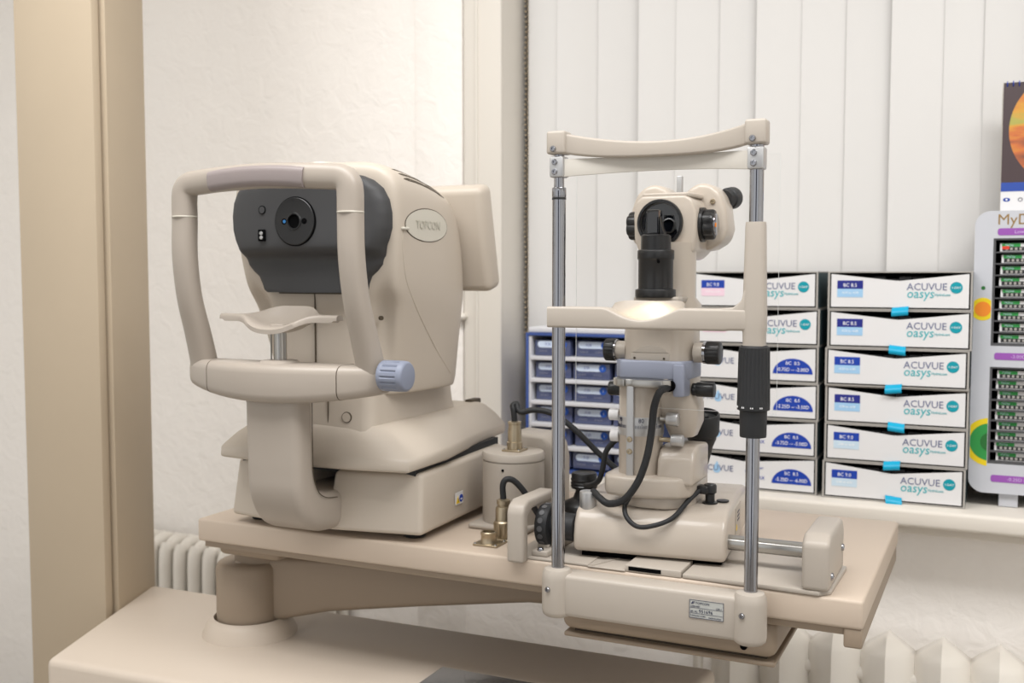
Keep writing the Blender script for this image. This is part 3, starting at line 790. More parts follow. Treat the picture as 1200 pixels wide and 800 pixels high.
lab(b.build('toothed_rail', sp), 'toothed guide rail beside the handwheel')

# ================================================================== SLIT LAMP
sl = thing('slit_lamp', 'ivory slit lamp microscope with black prism standing behind the chrome frame', 'slit lamp', (-.035, .13, .803))
R6 = Matrix.Translation((-.035, .14, 0))@Matrix.Rotation(math.radians(6), 4, 'Z')
b = MB(M_sl)
prof = [(-.100, .8125), (.140, .8125), (.140, .878), (.05, .882), (-.058, .8785), (-.083, .871), (-.097, .853), (-.101, .835)]
b.poly(prof, 0, -.110, .108, .008, 4, M=R6); base = b.build('base', sl, smooth=50)
b = MB(M_void); b.box((-.10, -.085, .8036), (.10, .13, .813), M=R6); b.build('base_gap_shade', base)  # black block stands in for the shaded gap beneath the base
b = MB(M_slp, M_warn, M_ink); b.box((.1078, .0, .826), (.1088, .06, .868), m=M_slp, M=R6); b.poly([(-.002+.006, .835), (.014, .835), (.009, .843)], 0, .1085, .1094, m=M_warn, M=R6)
for k in range(3): b.box((.1085, .018, .846+.006*k), (.1092, .040, .848+.006*k), m=M_ink, M=R6)
lab(b.build('side_label', base), 'small warning label on the base side')
b = MB(M_steel); b.cyl((.06, .080, .8365), (.195, .080, .8365), .0104, 24, 0); ax = b.build('axle', sl); b = MB(M_steel); b.cyl((-.17, .050, .8415), (-.05, .050, .8415), .0098, 20, 0); b.build('axle', sl)
b = MB(M_void); b.lathe([(.012, 0), (.0125, .002), (.0098, .003)], (.0735, .080, .8365), (1, 0, 0), 24); b.build('axle_collar', ax)
# handwheel
b = MB(M_rub, M_void)
wc = Vector((-.192, .048, .842))
b.lathe([(.022, 0), (.029, .002), (.031, .005), (.031, .017), (.029, .020), (.016, .022)], wc, (1, 0, 0), 40)
b.cyl((-.172, .048, .842), (-.135, .048, .842), .020, 24)
for k in range(16):
    a = 2*math.pi*k/16; d = Vector((0, math.cos(a), math.sin(a)))
    b.cyl(wc+Vector((.011, 0, 0))+d*.026, wc+Vector((.011, 0, 0))+d*.0316, .0042, 10, 0, M_dispin)
lab(b.build('handwheel', sl), 'black drilled handwheel at the left end of the axle')
# joystick
b = MB(M_black)
jx, jy = -.188, .215
b.lathe([(.036, 0), (.037, .006), (.034, .012), (.018, .02), (.014, .03), (.014, .034), (.0205, .036), (.022, .040), (.0205, .042), (.022, .044), (.0205, .047), (.022, .050), (.0205, .053), (.021, .058), (.019, .061), (.016, .059), (0, .059)], (jx, jy, .829), (0, 0, 1), 36)
b.cyl((jx, jy, .804), (jx, jy, .835), .016, 20)
lab(b.build('joystick', sl), 'black joystick knob behind the left post')
b = MB(M_alu); b.cyl((-.122, .060, .868), (-.122, .060, .895), .0125, 24, .002); lab(b.build('lock_screw', sl), 'grey cylindrical lock screw on the base')
# foot block of the column
b = MB(M_sl)
foot = [(-.102, .075), (-.094, .058), (-.06, .050), (-.02, .054), (.012, .066), (.024, .082), (.030, .16), (-.09, .17), (-.102, .16)]
footb = [(-.078, .085), (-.068, .070), (-.045, .064), (-.010, .066), (.004, .074), (.022, .09), (.026, .155), (-.07, .16)]
b.poly(footb, 2, .876, .893, .003, top=footb)
b.poly(foot, 2, .892, .922, .006, 3)
b.poly([(.072, .91), (.16, .91), (.16, .963), (.105, .965), (.088, .960), (.076, .945)], 0, -.024, .030, .006, 3)
b.poly([(.12, .91), (.16, .91), (.16, .95), (.13, .945)], 0, -.09, -.015, .006, 3)
b.build('column_foot', sl, smooth=50)
# column
tx, ty = -.0555, .100
b = MB(M_sl); b.lathe([(.0315, 0), (.032, .002), (.032, .058), (.0325, .059), (.0325, .086), (.032, .087), (.032, .128), (.031, .131)], (tx, ty, .918), (0, 0, 1), 40); tow = b.build('column', sl)
b = MB(M_alu, M_ink); b.lathe([(.0328, 0), (.0332, .001), (.0332, .026), (.0328, .027)], (tx, ty, .978), (0, 0, 1), 40)
for k in range(40):
    a = math.radians(-170+4.0*k)
    Mx = Matrix.Translation((tx+.0332*math.cos(a), ty+.0332*math.sin(a), .989))@Matrix.Rotation(a, 4, 'Z')
    b.box((-.0002, -.0003, 0), (.0004, .0003, .007 if k % 5 == 0 else .0045), m=M_ink, M=Mx)
for ang, s in ((-133, '90'), (-72, '80'), (-42, '70')):
    a = math.radians(ang); r = (-math.sin(a), math.cos(a), 0)
    b.text(s, .0092, (tx+.0333*math.cos(a)-r[0]*.004, ty+.0333*math.sin(a)-r[1]*.004, .9975), r, (0, 0, 1), M_ink, sx=.9)
lab(b.build('degree_ring', tow), 'silver scale ring marked in degrees')
b = MB(M_alu); b.box((-.0655, ty-.0375, .920), (-.0550, ty-.030, 1.053), .0008); stp = lab(b.build('front_strap', tow), 'flat aluminium strap down the column front')
for z in (.9565, .974): b = MB(M_nickel); screw(b, (-.0603, ty-.0375, z), (0, -1, 0), .0042, M_nickel); b.build('screw', stp)
b = MB(M_steel); b.poly([(-.090, .075), (-.080, .060), (-.067, .056), (-.067, .062), (-.056, .062), (-.056, .056), (-.030, .056), (-.012, .060), (-.002, .072), (-.002, .10), (-.05, .12), (-.09, .10)], 2, 1.050, 1.0605, .0015); lab(b.build('pivot_plate', sl), 'steel pivot plate on the column')
# small knobs
def knob(name, p, d, r, L, m1, lbl, ribs=0, collar=None):
    b = MB(m1); d = Vector(d); p = Vector(p)
    if collar: b.cyl(p-d*collar[1], p+d*.001, collar[0], 20, None, collar[2])
    if ribs:
        a = d.orthogonal().normalized(); c = d.cross(a); n = ribs*3
        rg = lambda rr, h, fl: [p+d*h+(a*math.cos(2*math.pi*i/n)+c*math.sin(2*math.pi*i/n))*(rr-(fl if i % 3 == 0 else 0)) for i in range(n)]
        b.loft([rg(r*.93, 0, 0), rg(r, L*.06, r*.07), rg(r, L*.9, r*.07), rg(r*.94, L*.97, 0), rg(r*.86, L, 0)])
    else: b.cyl(p, p+d*L, r, 24)
    o = b.build(name, sl, smooth=35); lab(o, lbl); return o
X_ = Vector((1, 0, 0))
knob('thumb_screw', (-.085, .09, 1.005), -X_, .0088, .015, M_paper, 'white upper thumb screw left of the column', 0, (.004, .004, M_steel))
knob('thumb_screw', (-.085, .09, .974), -X_, .0088, .013, M_paper, 'white lower thumb screw left of the column', 0, (.004, .004, M_steel))
knob('thumb_screw', (-.013, .088, 1.003), X_, .0095, .017, M_alu, 'silver upper thumb screw right of the column', 0, (.004, .010, M_steel))
knob('thumb_screw', (-.006, .088, .973), X_, .0085, .017, M_alu, 'silver lower thumb screw right of the column', 0, (.0035, .018, M_nickel))
# lamp housing
b = MB(M_sl)
sq = lambda cx, cy, w, d, r, z: [(cx+q[0], cy+q[1], z) for q in rrect(w, d, r, 5)]
b.loft([sq(-.0, .13, .035, .05, .015, .975), sq(.0, .13, .05, .07, .02, .995), sq(-.012, .132, .074, .075, .025, 1.022), sq(-.033, .13, .104, .085, .03, 1.045), sq(-.034, .13, .106, .086, .03, 1.06), sq(-.034, .13, .104, .084, .03, 1.125), sq(-.030, .13, .102, .080, .03, 1.165), sq(-.022, .13, .072, .07, .034, 1.176), sq(-.020, .13, .070, .070, .0345, 1.255)])
hou = b.build('lamp_housing', sl, smooth=50)
b = MB(M_sl, M_groove); 
b.poly([(-.066, 1.097), (-.052, 1.106), (-.038, 1.108), (-.024, 1.106), (-.010, 1.097)], 1, .0865, .0905, .001, m=M_slp)
for x in (-.062, -.018): b.cyl((x, .0885, 1.089), (x, .0865, 1.089), .0018, 10, 0, M_groove)
b.box((-.068, .0872, 1.084), (-.010, .0892, 1.0962), .0006, m=M_slp)
lab(b.build('slot_cover', hou), 'half-moon cover plate on the lamp housing')
b = MB(M_slgrey)
b.poly([(-.092, .094), (-.080, .080), (-.014, .078), (.010, .081), (.020, .095), (.020, .15), (-.092, .15)], 2, 1.060, 1.086, .003)
b.poly([(-.002, .076), (.012, .078), (.018, .10), (-.002, .10)], 2, 1.036, 1.082, .003)
lab(b.build('slate_band', hou), 'slate blue band around the lamp housing')
b = MB(M_slp, M_void); b.cyl((-.012, .072, 1.050), (-.012, .095, 1.050), .011, 20, .002, M_slp); b.cyl((-.006, .071, 1.052), (-.006, .085, 1.052), .0085, 18, 0, M_void); b.build('cable_socket', hou)
knob('focus_knob', (-.098, .11, 1.098), -X_, .0165, .016, M_black, 'black ribbed knob left of the lamp housing', 18, (.0135, .018, M_slp))
knob('focus_knob', (.038, .11, 1.098), X_, .0165, .020, M_black, 'black ribbed knob right of the lamp housing', 18, (.0145, .018, M_slp))
b = MB(M_chrome); b.cyl((-.0985, .11, 1.098), (-.0955, .11, 1.098), .0155, 24, 0); b.build('knob_ring', hou)
b = MB(M_chrome); b.cyl((.034, .11, 1.098), (.038, .11, 1.098), .0158, 24, 0); b.build('knob_ring', hou)
knob('filter_knob', (-.090, .11, 1.041), -X_, .0105, .018, M_black, 'small black knob low on the left')
knob('filter_knob', (.024, .11, 1.045), X_, .0105, .026, M_black, 'small black knob low on the right', 0, (.009, .006, M_black))
# black cup
d = Vector((.08, -.22, 1)).normalized()
b = MB(M_rub, M_void)
b.lathe([(.012, -.03), (.018, .0), (.0225, .012), (.0225, .018), (.0255, .020), (.0265, .024), (.0265, .050), (.0255, .053), (.0235, .053), (.0225, .046), (.010, .046), (.009, .050), (0, .051)], (-.002, .238, .944), d, 36)
lab(b.build('rubber_cup', sl), 'black ribbed rubber cup beside the column foot')
# prism barrel
bx, by = -.0255, .068
b = MB(M_black)
b.lathe([(.028, 0), (.0285, .001), (.0285, .010), (.028, .011), (.0245, .012), (.0245, .052), (.0252, .053), (.0258, .054), (.0258, .065), (.025, .066), (.0212, .067), (.0208, .086), (.018, .088), (0, .088)], (bx, by, 1.177), (0, 0, 1), 44)
barrel = b.build('prism_barrel', sl)
b = MB(M_void); b.cyl((bx+.011, by-.0225, 1.2265), (bx+.012, by-.0262, 1.2265), .0022, 12, 0); b.build('barrel_hole', barrel)
b = MB(M_lens, M_black); b.poly([(-.010, -.008), (.008, -.008), (.008, .010), (-.010, .010)], 2, 1.262, 1.299, .001, m=M_lens, M=Matrix.Translation((bx-.002, by, 0)))
for sg in (-1, 1): b.poly([(0, 1.263), (sg*.008, 1.263), (sg*.003, 1.275), (0, 1.290)], 1, by-.006, by+.008, .0008, m=M_black, M=Matrix.Translation((bx-.002+sg*.0085, 0, 0)))
lab(b.build('prism', barrel), 'dark glass prism on top of the barrel')
b = MB(M_slp); b.box((bx-.03, .06, 1.168), (bx+.035, .12, 1.178), .003); b.build('barrel_arm', sl)
# microscope body
hx, hy = -.028, .140
b = MB(M_sl)
oc = [(-.046, 1.262), (-.040, 1.243), (-.020, 1.232), (.030, 1.230), (.044, 1.242), (.046, 1.262), (.046, 1.300), (.040, 1.316), (.030, 1.323), (-.034, 1.323), (-.044, 1.314), (-.047, 1.296)]
b.poly([(hx+x, z) for x, z in oc], 1, .116, .215, .005, 3)
b.poly([(hx-.034, .118), (hx+.034, .118), (hx+.04, .14), (hx+.04, .21), (hx-.04, .21), (hx-.04, .14)], 2, 1.320, 1.3265, .002)
mic = b.build('microscope_body', sl, smooth=50)
b = MB(M_black, M_lens)
b.lathe([(.0335, 0), (.0345, .003), (.0335, .006), (.0300, .006), (.0285, -.004)], (hx-.006, .1165, 1.283), (0, -1, 0), 44)
b.lathe([(.0288, 0), (.02, .001), (0, .0015)], (hx-.006, .1155, 1.283), (0, -1, 0), 40, M_lens)
b.lathe([(.011, 0), (.011, .002), (.009, .003), (.009, .001), (0, .001)], (hx+.007, .1155, 1.279), (0, -1, 0), 24, M_black)
lab(b.build('objective_ring', mic), 'black objective ring on the microscope')
def star(p, d, r, L, n=6):
    a = Vector((0, 1, 0)); c = Vector((0, 0, 1)); k = n*6
    rg = lambda rr, h: [Vector(p)+Vector(d)*h+(a*math.cos(2*math.pi*i/k)+c*math.sin(2*math.pi*i/k))*rr*(1-.14*(.5+.5*math.cos(2*math.pi*i*n/k))**3) for i in range(k)]
    return [rg(r*.9, 0), rg(r, L*.1), rg(r, L*.8), rg(r*.92, L*.97), rg(r*.8, L)]
b = MB(M_black); b.loft(star((hx-.047, .150, 1.281), (-1, 0, 0), .021, .017)); lab(b.build('magnification_knob', mic, smooth=40), 'black scalloped knob left of the microscope')
b = MB(M_black, M_chrome, M_orange); b.loft(star((hx+.050, .150, 1.281), (1, 0, 0), .022, .016)); b.cyl((hx+.043, .150, 1.281), (hx+.051, .150, 1.281), .025, 28, .001, M_black); b.cyl((hx+.065, .150, 1.281), (hx+.068, .150, 1.281), .016, 20, .001, M_chrome)
b.box((hx+.067, .139, 1.277), (hx+.0695, .143, 1.283), .0005, m=M_orange)
lab(b.build('magnification_knob', mic, smooth=40), 'black scalloped knob right of the microscope')
# binocular pods
podp = [(-.036, 1.300), (-.034, 1.322), (-.022, 1.338), (-.006, 1.345), (.010, 1.342), (.024, 1.330), (.032, 1.308), (.036, 1.276), (.030, 1.257), (.012, 1.246), (-.012, 1.242), (-.03, 1.250)]
b = MB(M_sl); b.poly([(x+.012, z) for x, z in podp], 1, .180, .238, .010, 4); pod = b.build('eyepiece_pod', sl, smooth=50)
b = MB(M_nickel); screw(b, (.026, .1798, 1.316), (0, -1, 0), .004, M_nickel); b.build('screw', pod)
b = MB(M_sl); b.poly([(-x-.068, z) for x, z in podp], 1, .180, .238, .010, 4); pod2 = b.build('eyepiece_pod', sl, smooth=50)
for x, pd in ((.031, pod), (-.087, pod2)):
    b = MB(M_rub); b.lathe([(.014, 0), (.0145, .014), (.0165, .016), (.017, .034), (.015, .037), (.010, .036)], (x, .226, 1.322), (.16 if x > 0 else -.02, 1, .12), 28); lab(b.build('eyepiece', pd), 'black rubber eyepiece')
b = MB(M_alu); b.box((hx-.006, .196, 1.320), (hx+.002, .206, 1.357), .001); b.build('mirror_post', mic)
# breath shield
b = MB(M_shield); b.box((-.151, .0830, 1.019), (.142, .0842, 1.371)); shd = lab(b.build('breath_shield', sl, smooth=0), 'clear acrylic breath shield')
b = MB(M_shieldedge)
for lo, hi in (((-.1513, .0830, 1.0187), (-.1510, .0842, 1.3713)), ((.1420, .0830, 1.0187), (.1423, .0842, 1.3713)), ((-.1513, .0830, 1.0186), (.1423, .0842, 1.0189)), ((-.1513, .0830, 1.3710), (.1423, .0842, 1.3713))): b.box(lo, hi)
o = b.build('shield_edge', shd); o['kind'] = 'stuff'
# plug on base
b = MB(M_black); b.lathe([(.011, 0), (.011, .002), (.0068, .003), (.0068, .014), (.0095, .016), (.0095, .026), (.008, .028)], (.042, .122, .8795), (0, 0, 1), 24); b.box((.024, .108, .894), (.042, .126, .906), .003)
b.lathe([(.009, 0), (.009, .002), (0, .003)], (.057, .137, .8805), (0, 0, 1), 20)
lab(b.build('elbow_plug', sl), 'black right-angle plug in the base top')
# warm lamp inside the slit illuminator
l = bpy.data.lights.new('slit_bulb', 'SPOT'); l.energy = .1; l.color = (1, .80, .45); l.spot_size = math.radians(120); l.spot_blend = .6; l.shadow_soft_size = .006
lo_ = bpy.data.objects.new('slit_bulb', l); COL.objects.link(lo_); lo_.location = (-.014, .012, 1.1765+.012); lo_.rotation_euler = (Vector((-.012, -.006, 1.150))-Vector(lo_.location)).to_track_quat('-Z', 'Y').to_euler()
lo_.parent = sl; lo_.location = Vector(lo_.location)-sl.location

# ================================================================== POWER UNIT, CONNECTORS, CABLES
pu = thing('power_unit', 'ivory cylindrical power unit with a brass connector on top', 'power unit', (-.305, .19, .80))
cx, cy = -.300, .185
b = MB(M_slp); b.lathe([(.050, 0), (.0505, .002), (.0505, .100), (.0485, .1005), (.0485, .102), (.0512, .1025), (.0512, .110), (.049, .114), (.044, .115)], (cx, cy, .808), (0, 0, 1), 48); can = b.build('canister', pu)
b = MB(M_void); b.cyl((cx+.004, cy-.0497, .898), (cx+.005, cy-.0515, .898), .0022, 12, 0); b.build('vent_hole', can)
b = MB(M_slp, M_groove)
b.box((cx-.056, cy-.056, .8002), (cx+.05, cy+.056, .809), .004)
b.build('flange', pu)
b = MB(M_slp); b.poly([(cx-.03, .802), (cx+.052, .802), (cx+.052, .90), (cx+.047, .925), (cx+.032, .941), (cx-.03, .944)], 1, cy+.045, cy+.12, .006, 3); lab(b.build('rear_cover', pu), 'taller ivory cover behind the canister')
def connector(mb, p, s=1.0, ribbed=False):
    p = Vector(p); Z = Vector((0, 0, 1))
    mb.lathe([(.0135*s, 0), (.0135*s, .012*s), (.012*s, .013*s), (.0118*s, .032*s), (.0108*s, .036*s), (.0105*s, .042*s), (.0115*s, .043*s), (.0115*s, .047*s), (.006*s, .048*s)], p, Z, 24)
b = MB(M_nickel, M_steel); connector(b, (cx+.004, cy-.004, .926), .95); b.box((cx-.012, cy-.020, .9225), (cx+.020, cy+.012, .9262), .0008)
for dx, dy in ((-.009, -.017), (.017, -.017), (.017, .009)): b.lathe([(.0022, 0), (.0018, .0018), (0, .002)], (cx+dx, cy+dy, .926), (0, 0, 1), 10, M_steel)
lab(b.build('top_connector', pu), 'brassy screw connector on the canister top')
ck = thing('flange_socket', 'small open brass socket on a square flange screwed to the tabletop', 'socket', (-.268, .055, .80))
b = MB(M_nickel, M_void, M_steel); b.box((-.299, .036, .8003), (-.259, .072, .8033), .0008)
b.lathe([(.0135, 0), (.013, .002), (.0125, .003), (.0118, .011), (.0125, .012), (.0125, .016), (.0115, .017), (.0095, .017), (.009, .008), (0, .008)], (-.280, .053, .8033), (0, 0, 1), 28)
b.build('socket_body', ck)
for dx, dy in ((-.296, .039), (-.262, .039), (-.296, .069), (-.262, .069)):
    b = MB(M_steel); b.lathe([(.0026, 0), (.002, .0018), (0, .002)], (dx, dy, .8033), (0, 0, 1), 10); b.build('flange_screw', ck)
pk = thing('cable_plug', 'tall brass cable plug standing between canister and rail cover', 'plug', (-.274, .092, .80))
b = MB(M_nickel, M_rub, M_steel)
b.box((-.292, .0745, .8003), (-.256, .110, .8033), .0008)
b.lathe([(.0145, 0), (.0145, .024), (.0135, .025), (.0125, .026), (.0122, .044), (.011, .048), (.009, .049), (.009, .051), (.0105, .052), (.0105, .058), (.006, .060)], (-.274, .092, .8033), (0, 0, 1), 28)
for k in range(20):
    a = 2*math.pi*k/20; b.cyl((-.274+.0146*math.cos(a), .092+.0146*math.sin(a), .806), (-.274+.0146*math.cos(a), .092+.0146*math.sin(a), .826), .0009, 6, 0)
b.build('plug_body', pk)
def cable(name, label, pts, r, m=M_rub):
    b = MB(m); b.tube(pts, r, 10, None, 8); o = b.build(name, loc=pts[0]); return tag(o, label, 'cable')
cable('plug_cable', 'short black cable arching from the tall brass plug', [(-.274, .092, .862), (-.275, .092, .884), (-.270, .095, .893), (-.260, .102, .890), (-.246, .110, .872), (-.234, .118, .848), (-.224, .13, .825), (-.224, .16, .810)], .0048)
cable('power_cable', 'black cable looping from the canister connector past the chrome post', [(cx+.004, cy-.004, .970), (cx+.002, cy-.004, .988), (cx-.001, cy, .996), (cx+.004, cy+.004, .998), (cx+.008, cy, .990), (cx+.016, cy, .986), (cx+.035, cy+.005, .990), (cx+.065, cy+.01, .985), (cx+.10, cy+.015, .962), (cx+.14, cy+.02, .925), (cx+.175, cy+.02, .899), (cx+.20, cy+.02, .889), (cx+.25, cy+.02, .888)], .0048)
cable('lamp_cable', 'thick black cable hanging from the lamp housing down to the base', [(-.006, .078, 1.050), (-.012, .050, 1.046), (-.018, .042, 1.025), (-.021, .040, .99), (-.026, .036, .955), (-.038, .034, .92), (-.058, .034, .893), (-.082, .038, .884), (-.100, .046, .890), (-.114, .060, .895)], .0052)
cable('side_cable', 'bent black cable rising beside the joystick to the column', [(-.088, .115, .965), (-.10, .112, .962), (-.113, .11, .945), (-.118, .11, .92), (-.126, .115, .90), (-.142, .125, .890), (-.158, .145, .884)], .0042)
cable('base_cable', 'thin black cable curving over the base to the elbow plug', [(-.060, .060, .890), (-.060, .042, .880), (-.052, .030, .868), (-.035, .027, .858), (-.012, .034, .861), (.008, .052, .870), (.020, .085, .888), (.030, .112, .900)], .0035)

# ================================================================== THINGS ON THE SILL
ZS = .786
# trial lens boxes
def frontplate(mb, x0, x1, y, z0, z1, vdip, vpos=.5):
    xm = x0+(x1-x0)*vpos
    mb.poly([(x0, z0), (x1, z0), (x1, z1), (xm+.004, z1-vdip), (xm-.004, z1-vdip), (x0, z1)], 1, y, y+.002, 0, m=M_paper)
def lens_box(kind, x0, z0, wd, ht, info, label, group, dy=0.0):
    y0, y1 = .69+dy, .846
    root = thing('lens_box', label, 'lens box', (x0+wd/2, y0, z0), group)
    x1, z1 = x0+wd, z0+ht
    t = .0022
    b = MB(M_edge, M_boxside)
    b.box((x0, y0, z0), (x1, y1, z0+t)); b.box((x0, y0, z1-t), (x1, y1, z1)); b.box((x0, y0+.0005, z0+t), (x0+t, y1, z1-t), m=M_boxside); b.box((x1-t, y0+.0005, z0+t), (x1, y1, z1-t), m=M_boxside); b.box((x0+t, y1-t, z0+t), (x1-t, y1, z1-t), m=M_boxdark)
    b.box((x0, y0-.0004, z0), (x0+.0034, y0+.004, z1), m=M_edge); b.box((x1-.0034, y0-.0004, z0), (x1, y0+.004, z1), m=M_edge)
    b.build('sleeve', root, smooth=0)
    b = MB(M_boxdark, M_packd); b.box((x0+.006, y0+.02, z0+t+.003), (x1-.006, y1-.01, z0+ht*.55))
    random.seed(int(abs(x0*1000)+z0*1000))
    for k in range(10):
        xx = x0+.01+k*(wd-.02)/10; b.box((xx, y0+.012, z0+ht*.5), (xx+(wd-.02)/11, y0+.05, z1-.009-random.random()*.005), m=M_packd)
    lab(b.build('pack_row', root, smooth=0), 'dark lens packs inside the box')['kind'] = 'stuff'
    b = MB(M_paper); fx0, fx1, fz0, fz1 = x0+.006, x1-.006, z0+.005, z1-.0045
    frontplate(b, fx0, fx1, y0+.0005, fz0, fz1, .0125 if kind != 'arc' else .011, .5 if kind != 'arc' else .42)
    fl = lab(b.build('front_flap', root, smooth=0), 'white printed flap with a shallow V cut')
    yf = y0+.0003
    zc = (fz0+fz1)/2
    def flat(nm, mm, pts=None, rct=None, lb=None):
        b = MB(mm)
        if rct: b.box((rct[0], yf-.0004, rct[2]), (rct[1], yf+.0003, rct[3]))
        else: b.poly(pts, 1, yf-.0004, yf+.0003)
        o = b.build(nm, fl, smooth=0)
        if lb: o['label'] = lb
        return o
    b = MB(M_white)
    if kind == 'oasys':
        tagm, botm, txt = info
        xa = fx0+.011
        flat('tag_strip', tagm, None, (xa, xa+.046, zc+.003, zc+.0185), 'dark blue printed tag')
        flat('tag_strip', botm, None, (xa, xa+.046, zc-.0125, zc+.003), 'pale printed tag')
        flat('roundel', M_teal, circle(fx1-.021, zc+.006, .0104, 28), None, 'teal printed disc')
        b.text(txt, .0095, (xa+.023, yf-.0006, zc+.0068), m=M_white, align='CENTER', sx=.95)
        b.text('-0.50 to -6.00', .0055, (xa+.023, yf-.0006, zc-.0058), m=M_white, align='CENTER')
        xr = fx1-.036
        b.text('ACUVUE', .0180, (xr, yf-.0004, zc+.0015), m=M_greyt, align='RIGHT', sx=.98)
        b.text('oasys', .0235, (xr-.0690, yf-.0004, zc-.0125), m=M_tealt, sx=.92, shear=.12)
        b.text('HydraLuxe', .0066, (xr-.021, yf-.0004, zc-.0090), m=M_tealt, sx=.9)
        b.text('1-DAY', .0056, (fx1-.021, yf-.0006, zc+.0042), m=M_white, align='CENTER')
    else:
        b.text('ACUVUE', .0165, (fx0+.012, yf-.0006, zc-.002), m=M_greyt, sx=.98)
        b.text('OASYS', .0095, (fx0+.098, yf-.0004, zc-.002), m=M_royal, sx=1.0)
        b.text('MAX', .0095, (fx0+.116, yf-.0004, zc-.013), m=M_royal, sx=1.0)
        b.text('1-DAY', .0055, (fx0+.118, yf-.0004, zc+.007), m=M_royal, sx=1.0)
        dp = [(.0, .014), (.004, .006), (.007, -.001), (.0068, -.006), (.004, -.009), (0, -.010), (-.004, -.009), (-.0068, -.006), (-.007, -.001), (-.004, .006)]
        flat('droplet', M_lblue, [(fx0+.042+x, zc+.003+z) for x, z in dp], None, 'pale blue droplet emblem')
        xc = fx1-.042
        flat('half_disc', M_royal, [(x, zc-.018+(z-zc+.018)*.78) for x, z in circle(xc, zc-.018, .0375, 30, 0, 180)], None, 'blue printed half-disc')
        b.text(info[0], .0088, (xc, yf-.0006, zc-.0005), m=M_white, align='CENTER', sx=1.0)
        b.text(info[1], .0098, (xc, yf-.0006, zc-.0130), m=M_white, align='CENTER', sx=.92)
    o = b.build('lettering', fl, smooth=0); o['kind'] = 'stuff'
    return root
HT = .0708
ordn = ['topmost', 'second from top', 'third from top', 'fourth from top', 'fifth from top', 'bottom']
ri = [(M_navy, M_lblue, 'BC 8.5'), (M_navy, M_lblue, 'BC 8.5'), (M_royal, M_lblue, 'BC 8.5'), (M_navy, M_lblue, 'BC 8.5'), (M_royal, M_lblue2, 'BC 9.0'), (M_royal, M_lblue2, 'BC 9.0')]
roff = [.001, .002, -.001, .000, .000, -.002]
for k in range(6):
    z0 = ZS+.0005+HT*(5-k)+.0005*(5-k)
    r = lens_box('oasys', .1165+roff[k], z0, .2500, HT, ri[k], f'cyan-tabbed white lens box, {ordn[k]} of its stack' if k < 5 else 'scuffed cyan-tabbed white lens box, lowest of its stack', 'cyan-tabbed lens boxes in one stack', dy=-.002*(k % 3))
    b = MB(M_tab)
    xc = .1165+roff[k]+.125+(.004, .000, -.002, .003, -.003, .003)[k]; y = .69-.002*(k % 3)
    z = z0+.0045
    def tabf(s, t, xc=xc, y=y, z=z, k=k):
        x = xc-.0145+.029*s
        yy = y-.0005-.009*math.sin(t*2.4); zz = z+.0015-.016*t-.003*(s-.5)*(1 if k % 2 else -1)
        if k == 5: zz += .006-.003*t; x += .003*t
        return (x, yy, zz), (x, yy+.0007, zz)
    b.grid(tabf, 6, 8); lab(b.build('pull_tab', r), 'cyan plastic pull tab')
li = [('oasys', (M_royal, M_pink, 'BC 9.0')), ('oasys', (M_royal, M_pink, 'BC 9.0')), ('arc', ('BC  8.5', '-0.75D -- -2.00D')), ('arc', ('BC  8.5', '-2.25D -- -3.50D')), ('arc', ('BC  8.5', '-3.75D -- -5.00D')), ('arc', ('BC  8.5', '-5.25D -- -6.00D'))]
loff = [-.003, .001, .000, .002, .000, .001]
llab = ['white lens box with pink tag, topmost of its stack', 'white lens box with pink tag, second from top', 'half-disc lens box, third from top of its stack', 'half-disc lens box, fourth from top of its stack', 'half-disc lens box, second from bottom of its stack', 'half-disc lens box, lowest of its stack']
for k in range(6):
    z0 = ZS+.0005+HT*(5-k)+.0005*(5-k)
    lens_box(li[k][0], -.139+loff[k], z0-.0015*0, .2415, HT, li[k][1], llab[k], 'lens boxes stacked behind the black sleeve', dy=.001*(k % 3))

# blue pack cabinet on the sill
CX0, CX1, CY0, CY1, CZ0, CZ1 = -.508, -.222, .695, .84, ZS+.0005, 1.084
cab = thing('pack_cabinet', 'blue-edged shelf cabinet of lens packs on the sill', 'cabinet', ((CX0+CX1)/2, CY0, CZ0))
b = MB(M_cab); t = .006
b.box((CX0, CY0, CZ0), (CX0+t, CY1, CZ1), .001); b.box((CX1-t, CY0, CZ0), (CX1, CY1, CZ1), .001); b.box((CX0+t, CY0, CZ1-t), (CX1-t, CY1, CZ1), .001); b.box((CX0+t, CY0, CZ0), (CX1-t, CY1, CZ0+t), .001)
b.build('carcass', cab)
b = MB(M_cabin); b.box((CX0+t, CY1-.004, CZ0+t), (CX1-t, CY1, CZ1-t)); b.box((CX0+t, CY0+.003, CZ0+t), (CX0+t+.006, CY1-.004, CZ1-t)); lab(b.build('liner', cab), 'pale inner liner of the cabinet')
b = MB(M_cabin); b.box((CX0+.004, CY0+.004, CZ1), (CX1-.004, CY1, CZ1+.012), .003); lab(b.build('lid', cab), 'white top lid')
pitch = (CZ1-CZ0-2*t)/6
for k in range(1, 6):
    b = MB(M_cabin); z = CZ0+t+pitch*k; b.box((CX0+t+.006, CY0-.002, z-.004), (CX1-t, CY1-.004, z+.004), .001); b.build('shelf', cab)
